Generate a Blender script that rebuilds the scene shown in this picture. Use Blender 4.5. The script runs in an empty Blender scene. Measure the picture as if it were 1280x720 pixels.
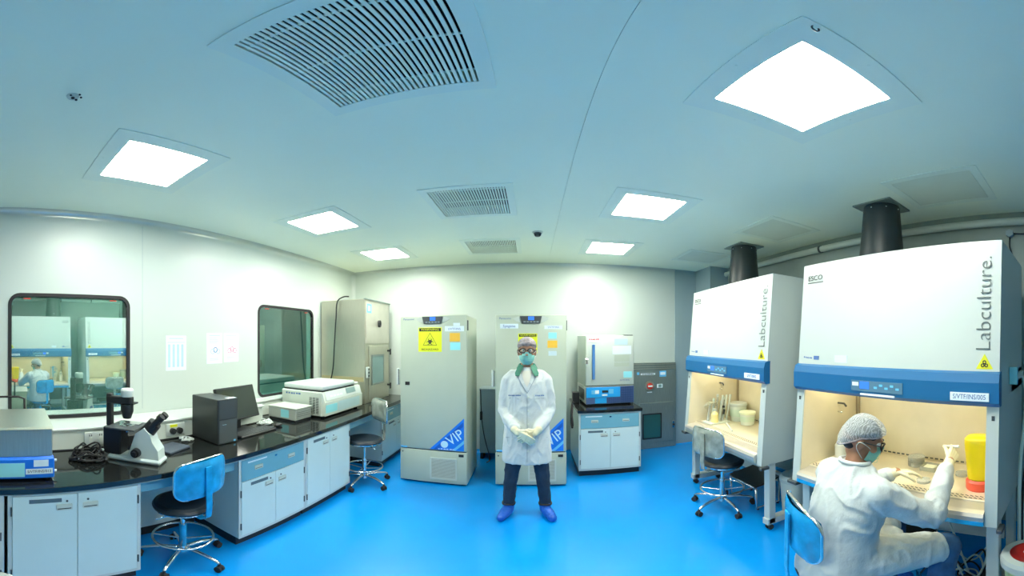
import bpy, bmesh, math, random
from math import sin, cos, pi, radians as R
from mathutils import Vector, Matrix, noise

random.seed(7)
SC = bpy.context.scene
COL = SC.collection

# ------------------------------------------------------------------ camera, world, exposure
HC = 1.68                                   # lens height of the 360 camera
cam = bpy.data.cameras.new('camera')
cam.type = 'PANO'
cam.panorama_type = 'EQUIRECTANGULAR'       # the photograph is a crop of a 360 degree picture
KPX = 430.44                                # pixels per radian
cam.longitude_min, cam.longitude_max = -640 / KPX, 640 / KPX
cam.latitude_max, cam.latitude_min = 426.75 / KPX, -(720 - 426.75) / KPX
cam.clip_start = 0.02
camo = bpy.data.objects.new('camera', cam)
camo.location = (0, 0, HC)
camo.rotation_euler = (pi / 2, 0, 0.0581)
COL.objects.link(camo)
SC.camera = camo

world = bpy.data.worlds.new('world')
SC.world = world
world.use_nodes = True
world.node_tree.nodes['Background'].inputs[0].default_value = (.55, .7, .75, 1)
world.node_tree.nodes['Background'].inputs[1].default_value = .3

SC.view_settings.view_transform = 'Standard'
SC.view_settings.look = 'None'
SC.view_settings.gamma = 1.0
SC.view_settings.use_curve_mapping = False
SC.view_settings.exposure = 0.25
SC.cycles.use_denoising = True
SC.cycles.max_bounces = 10
SC.cycles.diffuse_bounces = 6
SC.cycles.sample_clamp_indirect = 6
LAMP = 46.0                                 # radiance of the ceiling diffusers
HOODLAMP = 27.0                             # radiance of the cabinet tubes

# ------------------------------------------------------------------ materials
def lin(h):
    if not isinstance(h, str):
        return tuple(h) + (1,)
    h = h.lstrip('#')
    v = [int(h[i:i + 2], 16) / 255 for i in (0, 2, 4)]
    return tuple(((c + .055) / 1.055) ** 2.4 if c > .04045 else c / 12.92 for c in v) + (1,)

MATS = {}
def mat(name, color='#808080', rough=.5, metal=0., spec=.5, var=.04, vscale=6., bump=0., bscale=80., coat=0., emit=None, estr=0., alpha=1., trans=0., aniso=False):
    if name in MATS:
        return MATS[name]
    m = bpy.data.materials.new(name)
    m.use_nodes = True
    nt = m.node_tree
    b = nt.nodes['Principled BSDF']
    c = lin(color)
    tc = nt.nodes.new('ShaderNodeTexCoord')
    nz = nt.nodes.new('ShaderNodeTexNoise')
    nz.inputs['Scale'].default_value = vscale
    nz.inputs['Detail'].default_value = 4
    nt.links.new(tc.outputs['Object'], nz.inputs['Vector'])
    if aniso:                                # brushed metal: noise stretched along z
        mp = nt.nodes.new('ShaderNodeMapping')
        mp.inputs['Scale'].default_value = (60, 60, 1.2)
        nt.links.new(tc.outputs['Object'], mp.inputs['Vector'])
        nt.links.new(mp.outputs['Vector'], nz.inputs['Vector'])
    rp = nt.nodes.new('ShaderNodeValToRGB')
    rp.color_ramp.elements[0].position = .3
    rp.color_ramp.elements[1].position = .7
    rp.color_ramp.elements[0].color = tuple(x * (1 - var) for x in c[:3]) + (1,)
    rp.color_ramp.elements[1].color = tuple(min(1, x * (1 + var)) for x in c[:3]) + (1,)
    nt.links.new(nz.outputs['Fac'], rp.inputs['Fac'])
    nt.links.new(rp.outputs['Color'], b.inputs['Base Color'])
    b.inputs['Roughness'].default_value = rough
    b.inputs['Metallic'].default_value = metal
    b.inputs['Specular IOR Level'].default_value = spec
    b.inputs['Coat Weight'].default_value = coat
    b.inputs['Coat Roughness'].default_value = .08
    b.inputs['Transmission Weight'].default_value = trans
    b.inputs['Alpha'].default_value = alpha
    if emit:
        b.inputs['Emission Color'].default_value = lin(emit)
        b.inputs['Emission Strength'].default_value = estr
    if bump:
        n2 = nt.nodes.new('ShaderNodeTexNoise')
        n2.inputs['Scale'].default_value = bscale
        n2.inputs['Detail'].default_value = 3
        nt.links.new(tc.outputs['Object'], n2.inputs['Vector'])
        bp = nt.nodes.new('ShaderNodeBump')
        bp.inputs['Strength'].default_value = bump
        bp.inputs['Distance'].default_value = .01
        nt.links.new(n2.outputs['Fac'], bp.inputs['Height'])
        nt.links.new(bp.outputs['Normal'], b.inputs['Normal'])
    MATS[name] = m
    return m

def glass_mat(name, tint, refl, rough=.01):
    """window glass: part mirror, part tinted see-through"""
    m = bpy.data.materials.new(name)
    m.use_nodes = True
    nt = m.node_tree
    nt.nodes.remove(nt.nodes['Principled BSDF'])
    out = nt.nodes['Material Output']
    tr = nt.nodes.new('ShaderNodeBsdfTransparent'); tr.inputs[0].default_value = lin(tint)
    gl = nt.nodes.new('ShaderNodeBsdfGlossy'); gl.inputs['Roughness'].default_value = rough
    gl.inputs['Color'].default_value = (.86, .95, .93, 1)
    mx = nt.nodes.new('ShaderNodeMixShader'); mx.inputs[0].default_value = refl
    nt.links.new(tr.outputs[0], mx.inputs[1]); nt.links.new(gl.outputs[0], mx.inputs[2])
    nt.links.new(mx.outputs[0], out.inputs[0])
    MATS[name] = m
    return m

M_ceil = mat('ceiling_paint', (.90, .96, .80), .45, var=.015, vscale=1.5)
M_trimc = mat('fixture_frame_paint', (.84, .92, .80), .4, var=.01)
M_wall = mat('white_wall_panel', (.53, .60, .56), .38, var=.012, vscale=1.2)
M_grey = mat('grey_wall_panel', (.30, .40, .43), .4, var=.03, vscale=2)
M_greyd = mat('galvanised_wall', (.25, .31, .29), .5, var=.10, vscale=2.5)
M_floor = mat('blue_epoxy_floor', (.0, .27, .76), .26, spec=.5, var=.06, vscale=1.6, bump=.02, bscale=6, coat=.25)
M_cove = mat('cove_trim_metal', (.55, .60, .57), .3, .6, var=.03)
M_white = mat('white_powder_coat', (.58, .64, .61), .35, var=.01)
M_hoodw = mat('hood_white_enamel', (.50, .56, .53), .35, var=.01)
M_offw = mat('off_white_plastic', (.58, .64, .57), .45, var=.02)
M_cab = mat('cabinet_laminate', (.64, .77, .74), .35, var=.015)
M_cabblue = mat('blue_drawer_laminate', (.17, .42, .52), .35, var=.02)
M_black = mat('black_plastic', (.012, .014, .017), .4, var=.1)
M_blackg = mat('black_granite', (.010, .012, .012), .07, spec=.7, var=.6, vscale=160)
M_rubber = mat('black_rubber', (.015, .016, .018), .7)
M_dark = mat('dark_grey_plastic', (.05, .06, .065), .45)
M_void = mat('dark_void', (.004, .006, .008), .8)
M_chrome = mat('chrome', (.75, .78, .78), .14, 1., var=.03)
M_steel = mat('brushed_steel', (.52, .54, .47), .33, .85, var=.10, aniso=True)
M_steeld = mat('dark_brushed_steel', (.27, .33, .31), .4, .6, var=.15, aniso=True)
M_steelw = mat('warm_steel_interior', (.70, .64, .49), .38, .25, var=.04)
M_freez = mat('freezer_enamel', (.45, .51, .41), .38, var=.015)
M_freezl = mat('freezer_light_enamel', (.54, .60, .53), .38, var=.012)
M_blue = mat('hood_blue', (.004, .12, .30), .4, var=.03)
M_vblue = mat('vivid_blue', (.01, .18, .75), .35)
M_lblue = mat('light_blue', (.14, .52, .85), .4)
M_yellow = mat('sign_yellow', (.78, .82, .02), .5)
M_orange = mat('orange_paper', (.85, .50, .05), .6)
M_cyan = mat('cyan_paper', (.30, .75, .80), .6)
M_paper = mat('white_paper', (.74, .84, .88), .7, var=.01)
M_ink = mat('black_ink', (.01, .012, .015), .6)
M_inkblue = mat('blue_ink', (.08, .16, .38), .6)
M_red = mat('red_plastic', (.65, .05, .03), .4)
M_yel = mat('yellow_plastic', (.92, .72, .0), .35)
M_skin = mat('skin', (.36, .19, .12), .5, var=.08, vscale=30)
M_coat = mat('white_cotton', (.55, .60, .60), .8, var=.02, bump=.5, bscale=22)
M_glove = mat('latex_glove', (.80, .74, .50), .45, var=.04)
M_jean = mat('dark_denim', (.011, .028, .055), .75, var=.25, vscale=14, bump=.3, bscale=40)
M_jean2 = mat('blue_denim', (.03, .10, .22), .75, var=.25, vscale=14, bump=.3, bscale=40)
M_shoe = mat('blue_shoe_cover', (.005, .10, .52), .45, var=.1, vscale=20, bump=.5, bscale=30)
M_cap = mat('hair_net', (.30, .26, .27), .6, var=.35, vscale=40, bump=.5, bscale=60)
M_mask = mat('surgical_mask', (.22, .53, .47), .6, bump=.3, bscale=60)
M_green = mat('green_collar', (.0, .15, .09), .6)
M_hair = mat('dark_hair', (.012, .010, .010), .6)
M_plas = mat('clear_plastic', (.86, .90, .88), .12, trans=.7, var=.01)
M_film = mat('blue_film_cover', (.01, .32, .66), .25, var=.25, vscale=12, coat=.4, bump=.25, bscale=25)
M_filmg = mat('grey_film_cover', (.30, .33, .28), .22, var=.3, vscale=12, coat=.5, bump=.25, bscale=25)
M_seat = mat('black_seat_vinyl', (.012, .02, .03), .35, var=.2)
M_lampd = mat('lamp_diffuser', (.9, .95, .95), .5, emit=(1., 1., .88), estr=LAMP)
M_tube = mat('hood_tube', (.9, .9, .85), .5, emit=(1., .84, .52), estr=HOODLAMP)
M_disp = mat('blue_display', (.02, .10, .6), .3, emit=(.05, .25, 1.), estr=.6)
M_glassN = glass_mat('window_glass_near', (.70, .85, .78), .60)
M_glassF = glass_mat('window_glass_far', (.42, .66, .62), .22)
M_glassS = glass_mat('hatch_glass', (.45, .70, .68), .20)

# ------------------------------------------------------------------ mesh builder
class MB:
    def __init__(s, M=None):
        s.v, s.f, s.mi, s.sm = [], [], [], []
        s.M = M
    def add(s, vs, fs, mi=0, sm=False):
        o = len(s.v)
        for p in vs:
            p = Vector(p)
            s.v.append(s.M @ p if s.M else p)
        for f in fs:
            s.f.append([i + o for i in f]); s.mi.append(mi); s.sm.append(sm)
        return s
    def box(s, x0, x1, y0, y1, z0, z1, b=0., mi=0):
        if x1 < x0: x0, x1 = x1, x0
        if y1 < y0: y0, y1 = y1, y0
        if z1 < z0: z0, z1 = z1, z0
        if b <= 0:
            vs = [(x, y, z) for z in (z0, z1) for y in (y0, y1) for x in (x0, x1)]
            return s.add(vs, [(0, 2, 3, 1), (4, 5, 7, 6), (0, 1, 5, 4), (2, 6, 7, 3), (0, 4, 6, 2), (1, 3, 7, 5)], mi)
        b = min(b, (x1 - x0) * .49, (y1 - y0) * .49, (z1 - z0) * .49)
        X, Y, Z = (x0, x1), (y0, y1), (z0, z1)
        vs, idx = [], {}
        for i in (0, 1):
            for j in (0, 1):
                for k in (0, 1):
                    sx, sy, sz = (1, -1)[i], (1, -1)[j], (1, -1)[k]
                    for a in range(3):
                        p = [X[i] + sx * b, Y[j] + sy * b, Z[k] + sz * b]
                        p[a] = (X[i], Y[j], Z[k])[a]
                        idx[i, j, k, a] = len(vs); vs.append(p)
        fs = []
        for a in range(3):
            o = [c for c in range(3) if c != a]
            for e in (0, 1):
                q = []
                for u, w in ((0, 0), (1, 0), (1, 1), (0, 1)):
                    t = [0, 0, 0]; t[a] = e; t[o[0]] = u; t[o[1]] = w
                    q.append(idx[t[0], t[1], t[2], a])
                fs.append(q)
        for a in range(3):                      # edges along axis a
            o = [c for c in range(3) if c != a]
            for u in (0, 1):
                for w in (0, 1):
                    t0 = [0, 0, 0]; t0[o[0]] = u; t0[o[1]] = w; t1 = list(t0); t1[a] = 1
                    fs.append([idx[(*t0, o[0])], idx[(*t1, o[0])], idx[(*t1, o[1])], idx[(*t0, o[1])]])
        for i in (0, 1):
            for j in (0, 1):
                for k in (0, 1):
                    fs.append([idx[i, j, k, 0], idx[i, j, k, 1], idx[i, j, k, 2]])
        return s.add(vs, fs, mi)
    def cyl(s, p0, p1, r0, r1=None, n=16, mi=0, caps=True):
        p0, p1 = Vector(p0), Vector(p1)
        r1 = r0 if r1 is None else r1
        d = (p1 - p0).normalized()
        a = d.orthogonal().normalized(); c = d.cross(a)
        ring = [(a * cos(2 * pi * i / n) + c * sin(2 * pi * i / n)) for i in range(n)]
        vs = [p0 + q * r0 for q in ring] + [p1 + q * r1 for q in ring]
        s.add(vs, [(i, (i + 1) % n, n + (i + 1) % n, n + i) for i in range(n)], mi, True)
        if caps:
            if r0 > 1e-5: s.add(vs[:n], [tuple(reversed(range(n)))], mi)
            if r1 > 1e-5: s.add(vs[n:], [tuple(range(n))], mi)
        return s
    def tube(s, pts, r, n=8, mi=0, closed=False, spline=0):
        P = [Vector(p) for p in pts]
        if spline:
            Q = []
            m = len(P)
            for i in range(m if closed else m - 1):
                a, b = P[i], P[(i + 1) % m]
                z = P[(i - 1) % m] if (closed or i > 0) else a
                c = P[(i + 2) % m] if (closed or i + 2 < m) else b
                for k in range(spline):
                    t = k / spline
                    Q.append(.5 * ((2 * a) + (b - z) * t + (2 * z - 5 * a + 4 * b - c) * t * t + (3 * a - z - 3 * b + c) * t ** 3))
            if not closed: Q.append(P[-1])
            P = Q
        m = len(P)
        rr = r if isinstance(r, (list, tuple)) else [r] * m
        if len(rr) != m:
            rr = [rr[min(len(rr) - 1, int(i / (m - 1) * (len(rr) - 1) + .5))] for i in range(m)]
        T = []
        for i in range(m):
            if closed: d = P[(i + 1) % m] - P[i - 1]
            else: d = P[min(i + 1, m - 1)] - P[max(i - 1, 0)]
            T.append(d.normalized() if d.length > 1e-9 else Vector((0, 0, 1)))
        N = T[0].orthogonal().normalized()
        vs = []
        for i in range(m):
            N = N - T[i] * N.dot(T[i])
            N = N.normalized() if N.length > 1e-6 else T[i].orthogonal().normalized()
            B = T[i].cross(N)
            vs += [P[i] + (N * cos(2 * pi * k / n) + B * sin(2 * pi * k / n)) * rr[i] for k in range(n)]
        fs = []
        for i in range(m if closed else m - 1):
            j = (i + 1) % m
            for k in range(n):
                l = (k + 1) % n
                fs.append((i * n + k, i * n + l, j * n + l, j * n + k))
        if not closed:
            fs.append(tuple(reversed(range(n)))); fs.append(tuple((m - 1) * n + k for k in range(n)))
        return s.add(vs, fs, mi, True)
    def lathe(s, prof, c=(0, 0, 0), n=24, mi=0, sx=1., sy=1.):
        c = Vector(c)
        for (r0, z0), (r1, z1) in zip(prof[:-1], prof[1:]):
            vs = []
            for r, z in ((r0, z0), (r1, z1)):
                vs += [c + Vector((r * cos(2 * pi * i / n) * sx, r * sin(2 * pi * i / n) * sy, z)) for i in range(n)]
            s.add(vs, [(i, (i + 1) % n, n + (i + 1) % n, n + i) for i in range(n)], mi, True)
        return s
    def prism(s, pts, axis, a, b, mi=0, smooth=False):
        """polygon pts in the two other axes (cyclic order kept), extruded along axis"""
        def put(p, t):
            return {'x': (t, p[0], p[1]), 'y': (p[0], t, p[1]), 'z': (p[0], p[1], t)}[axis]
        n = len(pts)
        vs = [put(p, a) for p in pts] + [put(p, b) for p in pts]
        s.add(vs, [tuple(reversed(range(n))), tuple(range(n, 2 * n))], mi)
        s.add(vs, [(i, (i + 1) % n, n + (i + 1) % n, n + i) for i in range(n)], mi, smooth)
        return s
    def ring(s, outer, inner, axis, a, b, mi=0):
        def put(p, t):
            return {'x': (t, p[0], p[1]), 'y': (p[0], t, p[1]), 'z': (p[0], p[1], t)}[axis]
        n = len(outer)
        vs = [put(p, a) for p in outer] + [put(p, a) for p in inner] + [put(p, b) for p in outer] + [put(p, b) for p in inner]
        fs = []
        for i in range(n):
            j = (i + 1) % n
            fs += [(i, j, n + j, n + i), (2 * n + i, 3 * n + i, 3 * n + j, 2 * n + j), (i, 2 * n + i, 2 * n + j, j), (n + i, n + j, 3 * n + j, 3 * n + i)]
        return s.add(vs, fs, mi)
    def ell(s, c, r, nu=20, nv=12, mi=0):
        c = Vector(c)
        vs, fs = [], []
        for j in range(nv + 1):
            t = pi * j / nv
            for i in range(nu):
                p = 2 * pi * i / nu
                vs.append(c + Vector((r[0] * sin(t) * cos(p), r[1] * sin(t) * sin(p), r[2] * cos(t))))
        for j in range(nv):
            for i in range(nu):
                fs.append((j * nu + i, (j + 1) * nu + i, (j + 1) * nu + (i + 1) % nu, j * nu + (i + 1) % nu))
        return s.add(vs, fs, mi, True)
    def cap(s, p0, p1, r0, r1=None, n=14):
        """closed tapered capsule (for blended bodies)"""
        r1 = r0 if r1 is None else r1
        s.cyl(p0, p1, r0, r1, n)
        s.ell(p0, (r0,) * 3, n, 8); s.ell(p1, (r1,) * 3, n, 8)
        return s
    def chain(s, *pr):
        for (p0, r0), (p1, r1) in zip(pr[:-1], pr[1:]):
            s.cap(p0, p1, r0, r1)
        return s
    def loft(s, secs, n=28):
        """secs: (cx, cy, z, rx, ry) stacked super-ellipses, closed"""
        vs, fs = [], []
        for (cx, cy, z, rx, ry) in secs:
            for i in range(n):
                a = 2 * pi * i / n
                e = .85
                ca, sa = cos(a), sin(a)
                vs.append((cx + rx * math.copysign(abs(ca) ** e, ca), cy + ry * math.copysign(abs(sa) ** e, sa), z))
        m = len(secs)
        for j in range(m - 1):
            for i in range(n):
                k = (i + 1) % n
                fs.append((j * n + i, j * n + k, (j + 1) * n + k, (j + 1) * n + i))
        fs.append(tuple(reversed(range(n)))); fs.append(tuple((m - 1) * n + i for i in range(n)))
        return s.add(vs, fs, 0, True)
    def mesh(s, name, mats):
        me = bpy.data.meshes.new(name)
        me.from_pydata([tuple(v) for v in s.v], [], s.f)
        for m in (mats if isinstance(mats, (list, tuple)) else [mats]):
            me.materials.append(m)
        me.polygons.foreach_set('material_index', s.mi)
        me.polygons.foreach_set('use_smooth', s.sm)
        me.update()
        bm = bmesh.new(); bm.from_mesh(me)
        bmesh.ops.recalc_face_normals(bm, faces=bm.faces)
        bm.to_mesh(me); bm.free()
        return me
    def build(s, name, mats, parent=None, loc=None, rot=None):
        o = bpy.data.objects.new(name, s.mesh(name, mats))
        COL.objects.link(o)
        if parent: o.parent = parent
        if loc: o.location = loc
        if rot: o.rotation_euler = rot
        return o

def inst(src, parent, loc, rot=None):
    o = bpy.data.objects.new(src.name.split('.')[0], src.data)
    COL.objects.link(o); o.parent = parent; o.location = loc
    if rot: o.rotation_euler = rot
    return o

def tag(o, label, cat, group=None):
    o['label'] = label; o['category'] = cat
    if group: o['group'] = group
    return o

def struct(o):
    o['kind'] = 'structure'
    return o

def thing(name, label, cat, loc=(0, 0, 0), rz=0., group=None):
    o = bpy.data.objects.new(name, None)
    o.empty_display_size = .05
    COL.objects.link(o)
    o.location = loc; o.rotation_euler = (0, 0, rz)
    return tag(o, label, cat, group)

def bx(name, m, parent, *a, b=0.):
    return MB().box(*a, b=b).build(name, m, parent)

def rrect(x0, x1, y0, y1, r, n=6):
    pts = []
    for cx, cy, a0 in ((x1 - r, y1 - r, 0), (x0 + r, y1 - r, 90), (x0 + r, y0 + r, 180), (x1 - r, y0 + r, 270)):
        for i in range(n + 1):
            a = R(a0 + 90 * i / n)
            pts.append((cx + r * cos(a), cy + r * sin(a)))
    return pts

def rbox(x0, x1, y0, y1, z0, z1, r, seg=3):
    """box with rounded edges, as MB"""
    bm = bmesh.new()
    bmesh.ops.create_cube(bm, size=1)
    for v in bm.verts:
        v.co = ((x0 + x1) / 2 + v.co.x * (x1 - x0), (y0 + y1) / 2 + v.co.y * (y1 - y0), (z0 + z1) / 2 + v.co.z * (z1 - z0))
    bmesh.ops.bevel(bm, geom=bm.edges[:], offset=r, segments=seg, affect='EDGES', profile=.5)
    mb = MB()
    bm.verts.index_update()
    mb.add([v.co.copy() for v in bm.verts], [[v.index for v in f.verts] for f in bm.faces], 0, True)
    bm.free()
    return mb

FONTS = {}
def text(body, size, m, parent, loc, rot=(pi / 2, 0, 0), sx=1., name='lettering', depth=.0006, align='CENTER', thin=0.):
    """flat print: the letters as thin geometry; default reads upright on a face that looks along -y"""
    cu = bpy.data.curves.new('lettering', 'FONT')
    cu.body = body; cu.size = size; cu.extrude = depth
    cu.offset = thin; cu.align_x = align; cu.align_y = 'CENTER'; cu.resolution_u = 3
    t = bpy.data.objects.new('lettering_tmp', cu)
    COL.objects.link(t)
    me = bpy.data.meshes.new_from_object(t.evaluated_get(bpy.context.evaluated_depsgraph_get()))
    bpy.data.objects.remove(t)
    me.materials.clear(); me.materials.append(m)
    for v in me.vertices: v.co.x *= sx
    o = bpy.data.objects.new(name, me)
    COL.objects.link(o); o.parent = parent; o.location = loc; o.rotation_euler = rot
    return o

def small_print(parent, x0, x1, z, h, y, m, name='small_print', n=6, seed=1):
    """print too small to read in the photograph: a row of short strokes on a face that looks along -y"""
    rg = random.Random(seed)
    mb = MB()
    w = (x1 - x0) / n
    for i in range(n):
        k = rg.uniform(.55, .9)
        mb.box(x0 + i * w, x0 + (i + k) * w, y - .0006, y, z - h * rg.uniform(.3, .5), z + h * rg.uniform(.3, .5))
    o = mb.build(name, m, parent)
    o['kind'] = 'stuff'
    return o

def blend(name, mb, voxel, m, parent, smooth=4, wrinkle=0., wscale=9., wseed=0.):
    """melt overlapping closed shapes into one continuous skin"""
    t = bpy.data.objects.new('blend_tmp', mb.mesh('blend_tmp', m))
    COL.objects.link(t)
    md = t.modifiers.new('r', 'REMESH'); md.mode = 'VOXEL'; md.voxel_size = voxel; md.use_smooth_shade = True
    if smooth:
        sm = t.modifiers.new('s', 'SMOOTH'); sm.iterations = smooth; sm.factor = .5
    dg = bpy.context.evaluated_depsgraph_get()
    me = bpy.data.meshes.new_from_object(t.evaluated_get(dg))
    bpy.data.objects.remove(t)
    me.name = name
    if wrinkle:
        me.update()
        nr = [v.normal.copy() for v in me.vertices]
        for v, n_ in zip(me.vertices, nr):
            p = v.co
            q = Vector((p.x * wscale, p.y * wscale, p.z * wscale * .45 + wseed))
            q = q + Vector((noise.noise(q * .6), noise.noise(q * .6 + Vector((5, 0, 0))), noise.noise(q * .6 + Vector((0, 9, 0))))) * .9
            a = (1 - abs(noise.noise(q)) * 2.2) ** 2 - .45
            v.co = p + n_ * (wrinkle * a)
    me.materials.clear(); me.materials.append(m)
    for p in me.polygons: p.use_smooth = True
    o = bpy.data.objects.new(name, me)
    COL.objects.link(o); o.parent = parent
    return o

def slab_holes(name, m, u0, u1, v0, v1, holes, w0, w1, axis, parent=None):
    """slab with rectangular holes; axis is the thickness axis"""
    us = sorted({u0, u1} | {h[i] for h in holes for i in (0, 1)})
    vs_ = sorted({v0, v1} | {h[i] for h in holes for i in (2, 3)})
    def put(u, v, w):
        return {'x': (w, u, v), 'y': (u, w, v), 'z': (u, v, w)}[axis]
    def solid(u, v):
        if not (u0 < u < u1 and v0 < v < v1): return False
        return not any(h[0] < u < h[1] and h[2] < v < h[3] for h in holes)
    mb = MB()
    cells = {}
    for i in range(len(us) - 1):
        for j in range(len(vs_) - 1):
            cells[i, j] = solid((us[i] + us[i + 1]) / 2, (vs_[j] + vs_[j + 1]) / 2)
    for (i, j), s in cells.items():
        if not s: continue
        a, b, c, d = us[i], us[i + 1], vs_[j], vs_[j + 1]
        for w in (w0, w1):
            mb.add([put(a, c, w), put(b, c, w), put(b, d, w), put(a, d, w)], [(0, 1, 2, 3)])
        for (di, dj, p, q) in ((-1, 0, (a, c), (a, d)), (1, 0, (b, c), (b, d)), (0, -1, (a, c), (b, c)), (0, 1, (a, d), (b, d))):
            if not cells.get((i + di, j + dj), False):
                mb.add([put(*p, w0), put(*q, w0), put(*q, w1), put(*p, w1)], [(0, 1, 2, 3)])
    o = mb.build(name, m, parent)
    bm = bmesh.new(); bm.from_mesh(o.data)
    bmesh.ops.remove_doubles(bm, verts=bm.verts, dist=1e-5)
    bmesh.ops.recalc_face_normals(bm, faces=bm.faces)
    bm.to_mesh(o.data); bm.free()
    return o

# ------------------------------------------------------------------ the room
XL, XR, YB, YF, ZC = -2.85, 2.88, 4.98, -2.3, 2.83
LX, RX, VX = -1.835, .92, -.468
ROWS = (.92, 2.65, 4.05)
GL, FR, VH = .243, .335, .284

struct(bx('floor', M_floor, None, XL - .1, XR + .1, YF - .1, YB + .1, -.08, 0))

ceil = struct(bx('ceiling', M_void, None, XL - .1, XR + .1, YF - .1, YB + .1, 2.93, 3.0))
lamp_holes = [(x - GL, x + GL, y - GL, y + GL) for x in (LX, RX) for y in ROWS]
vent_holes = [(VX - VH, VX + VH, y - VH, y + VH) for y in ROWS]
slab_holes('ceiling_panel', M_ceil, XL - .1, .2341, YF - .1, YB + .1, [h for h in lamp_holes if h[0] < 0] + vent_holes, ZC, 2.93, 'z', ceil)
slab_holes('ceiling_panel', M_ceil, .2359, XR + .1, YF - .1, YB + .1, [h for h in lamp_holes if h[0] > 0], ZC, 2.93, 'z', ceil)

W1 = (.17, 1.185, 1.05, 2.055)
W2 = (2.815, 3.835, 1.045, 2.085)
wl = struct(slab_holes('wall_left', M_wall, YF - .1, YB + .1, 0, ZC, [W1, W2], XL - .1, XL, 'x'))
wb = struct(bx('wall_back', M_wall, None, XL, XR + .1, YB, YB + .1, 0, ZC))
bx('grey_panel', M_grey, wb, 2.19, 2.56, YB - .012, YB, 0, ZC)
wr = struct(bx('wall_right', M_greyd, None, XR, XR + .1, YF - .1, YB, 0, ZC))
bx('corner_column', M_grey, wr, 2.56, XR, 4.5, YB, 0, ZC)
struct(bx('wall_front', M_wall, None, XL, XR, YF - .1, YF, 0, ZC))

def cove(x, y, sx, sy, r=.055, n=6):        # quarter-round profile in the corner
    return [(x, y)] + [(x + sx * r * (1 - sin(R(90 * i / n))), y + sy * r * (1 - cos(R(90 * i / n)))) for i in range(n + 1)]
struct(MB().prism([(p[0], p[1]) for p in cove(XL, ZC, 1, -1)], 'y', YF, YB).build('trim_1', M_cove))
struct(MB().prism([(p[0], p[1]) for p in cove(YB, ZC, -1, -1, .04)], 'x', XL, 2.19).build('trim_2', M_cove))
struct(MB().prism([(p[0], p[1]) for p in cove(XL, YB, 1, -1, .05)], 'z', .0, ZC - .03).build('trim_3', M_white))
struct(MB().prism([(p[0], p[1]) for p in cove(YB, 0, -1, 1, .05)], 'x', XL, 2.56).build('trim_4', M_floor))
# faint joint of two wall panels
bx('panel_joint', M_grey, wl, XL, XL + .0012, 1.338, 1.3415, 1.06, ZC - .06)

# windows: black rubber surround with round corners, glass between
def window(name, w, gm):
    y0, y1, z0, z1 = w
    root = struct(bpy.data.objects.new(name, None)); COL.objects.link(root)
    MB().ring(rrect(y0 - .03, y1 + .03, z0 - .03, z1 + .03, .10), rrect(y0, y1, z0, z1, .07), 'x', XL - .03, XL + .006).build('window_frame', M_rubber, root)
    MB().prism(rrect(y0 - .002, y1 + .002, z0 - .002, z1 + .002, .07), 'x', XL - .012, XL - .006).build('window_pane', gm, root)
    for yy in (y0 + .13, y1 - .13):
        bx('clip', M_red, root, XL - .005, XL + .002, yy - .03, yy + .03, z1 - .02, z1 - .012)
    return root
window('window_1', W1, M_glassN)
window('window_2', W2, M_glassF)

# the corridor behind the windows
M_corr = mat('corridor_wall', (.42, .56, .53), .6)
struct(bx('wall_corridor', M_corr, None, -4.75, -4.65, YF, 6.4, 0, ZC))
struct(bx('wall_corridor_end', M_corr, None, -4.65, XL - .1, 6.4, 6.5, 0, ZC))
struct(bx('wall_corridor_start', M_corr, None, -4.65, XL - .1, YF - .1, YF, 0, ZC))
struct(bx('floor_corridor', M_corr, None, -4.75, XL - .1, YF, 6.5, -.08, 0))
struct(bx('ceiling_corridor', M_corr, None, -4.75, XL - .1, YF, 6.5, ZC, 2.93))
cl = thing('added_corridor_light', 'added light panel, unseen on the corridor ceiling, that brightens the windows', 'light', (-3.8, 2.0, ZC))  # added lamp, out of view, to brighten what the windows show
bx('light_frame', M_trimc, cl, -.3, .3, -.9, .9, -.02, 0)
bx('diffuser', mat('added_light_diffuser', (.9, .95, .95), .5, emit=(.9, 1., .95), estr=26.), cl, -.26, .26, -.86, .86, -.026, -.02)
dr = struct(bpy.data.objects.new('door_1', None)); COL.objects.link(dr)
bx('door_leaf', mat('door_teal', (.30, .46, .46), .4), dr, -4.65, -4.61, 3.9, 4.95, 0, 2.1)
MB().ring(rrect(4.32, 4.42, 1.2, 1.33, .01, 2), rrect(4.335, 4.405, 1.215, 1.315, .008, 2), 'x', -4.61, -4.6).build('lock_plate', M_black, dr)
MB().ring(rrect(4.52, 4.60, 1.2, 1.33, .035), rrect(4.535, 4.585, 1.215, 1.315, .022), 'x', -4.61, -4.59).build('door_handle', M_black, dr)

# low service ledge along the left wall, sockets are on its face
LEDGE = -2.5
LEDGE2 = -2.70
lg = tag(MB().box(XL + .003, LEDGE, -1.4, 2.52, .842, 1.0, b=.006).box(XL + .003, LEDGE2, 2.5201, 3.99, .842, 1.0, b=.006).build('service_ledge', M_offw), 'long off-white service ledge running under both windows behind the worktop', 'ledge')
bx('ledge_top', M_white, lg, XL + .003, LEDGE + .012, -1.4, 2.53, 1.0, 1.018, b=.004)
bx('ledge_top', M_white, lg, XL + .003, LEDGE2 + .012, 2.531, 3.99, 1.0, 1.018, b=.004)
bx('ledge_seal', M_rubber, lg, LEDGE, LEDGE + .006, -1.4, 2.52, .8415, .85)

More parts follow.
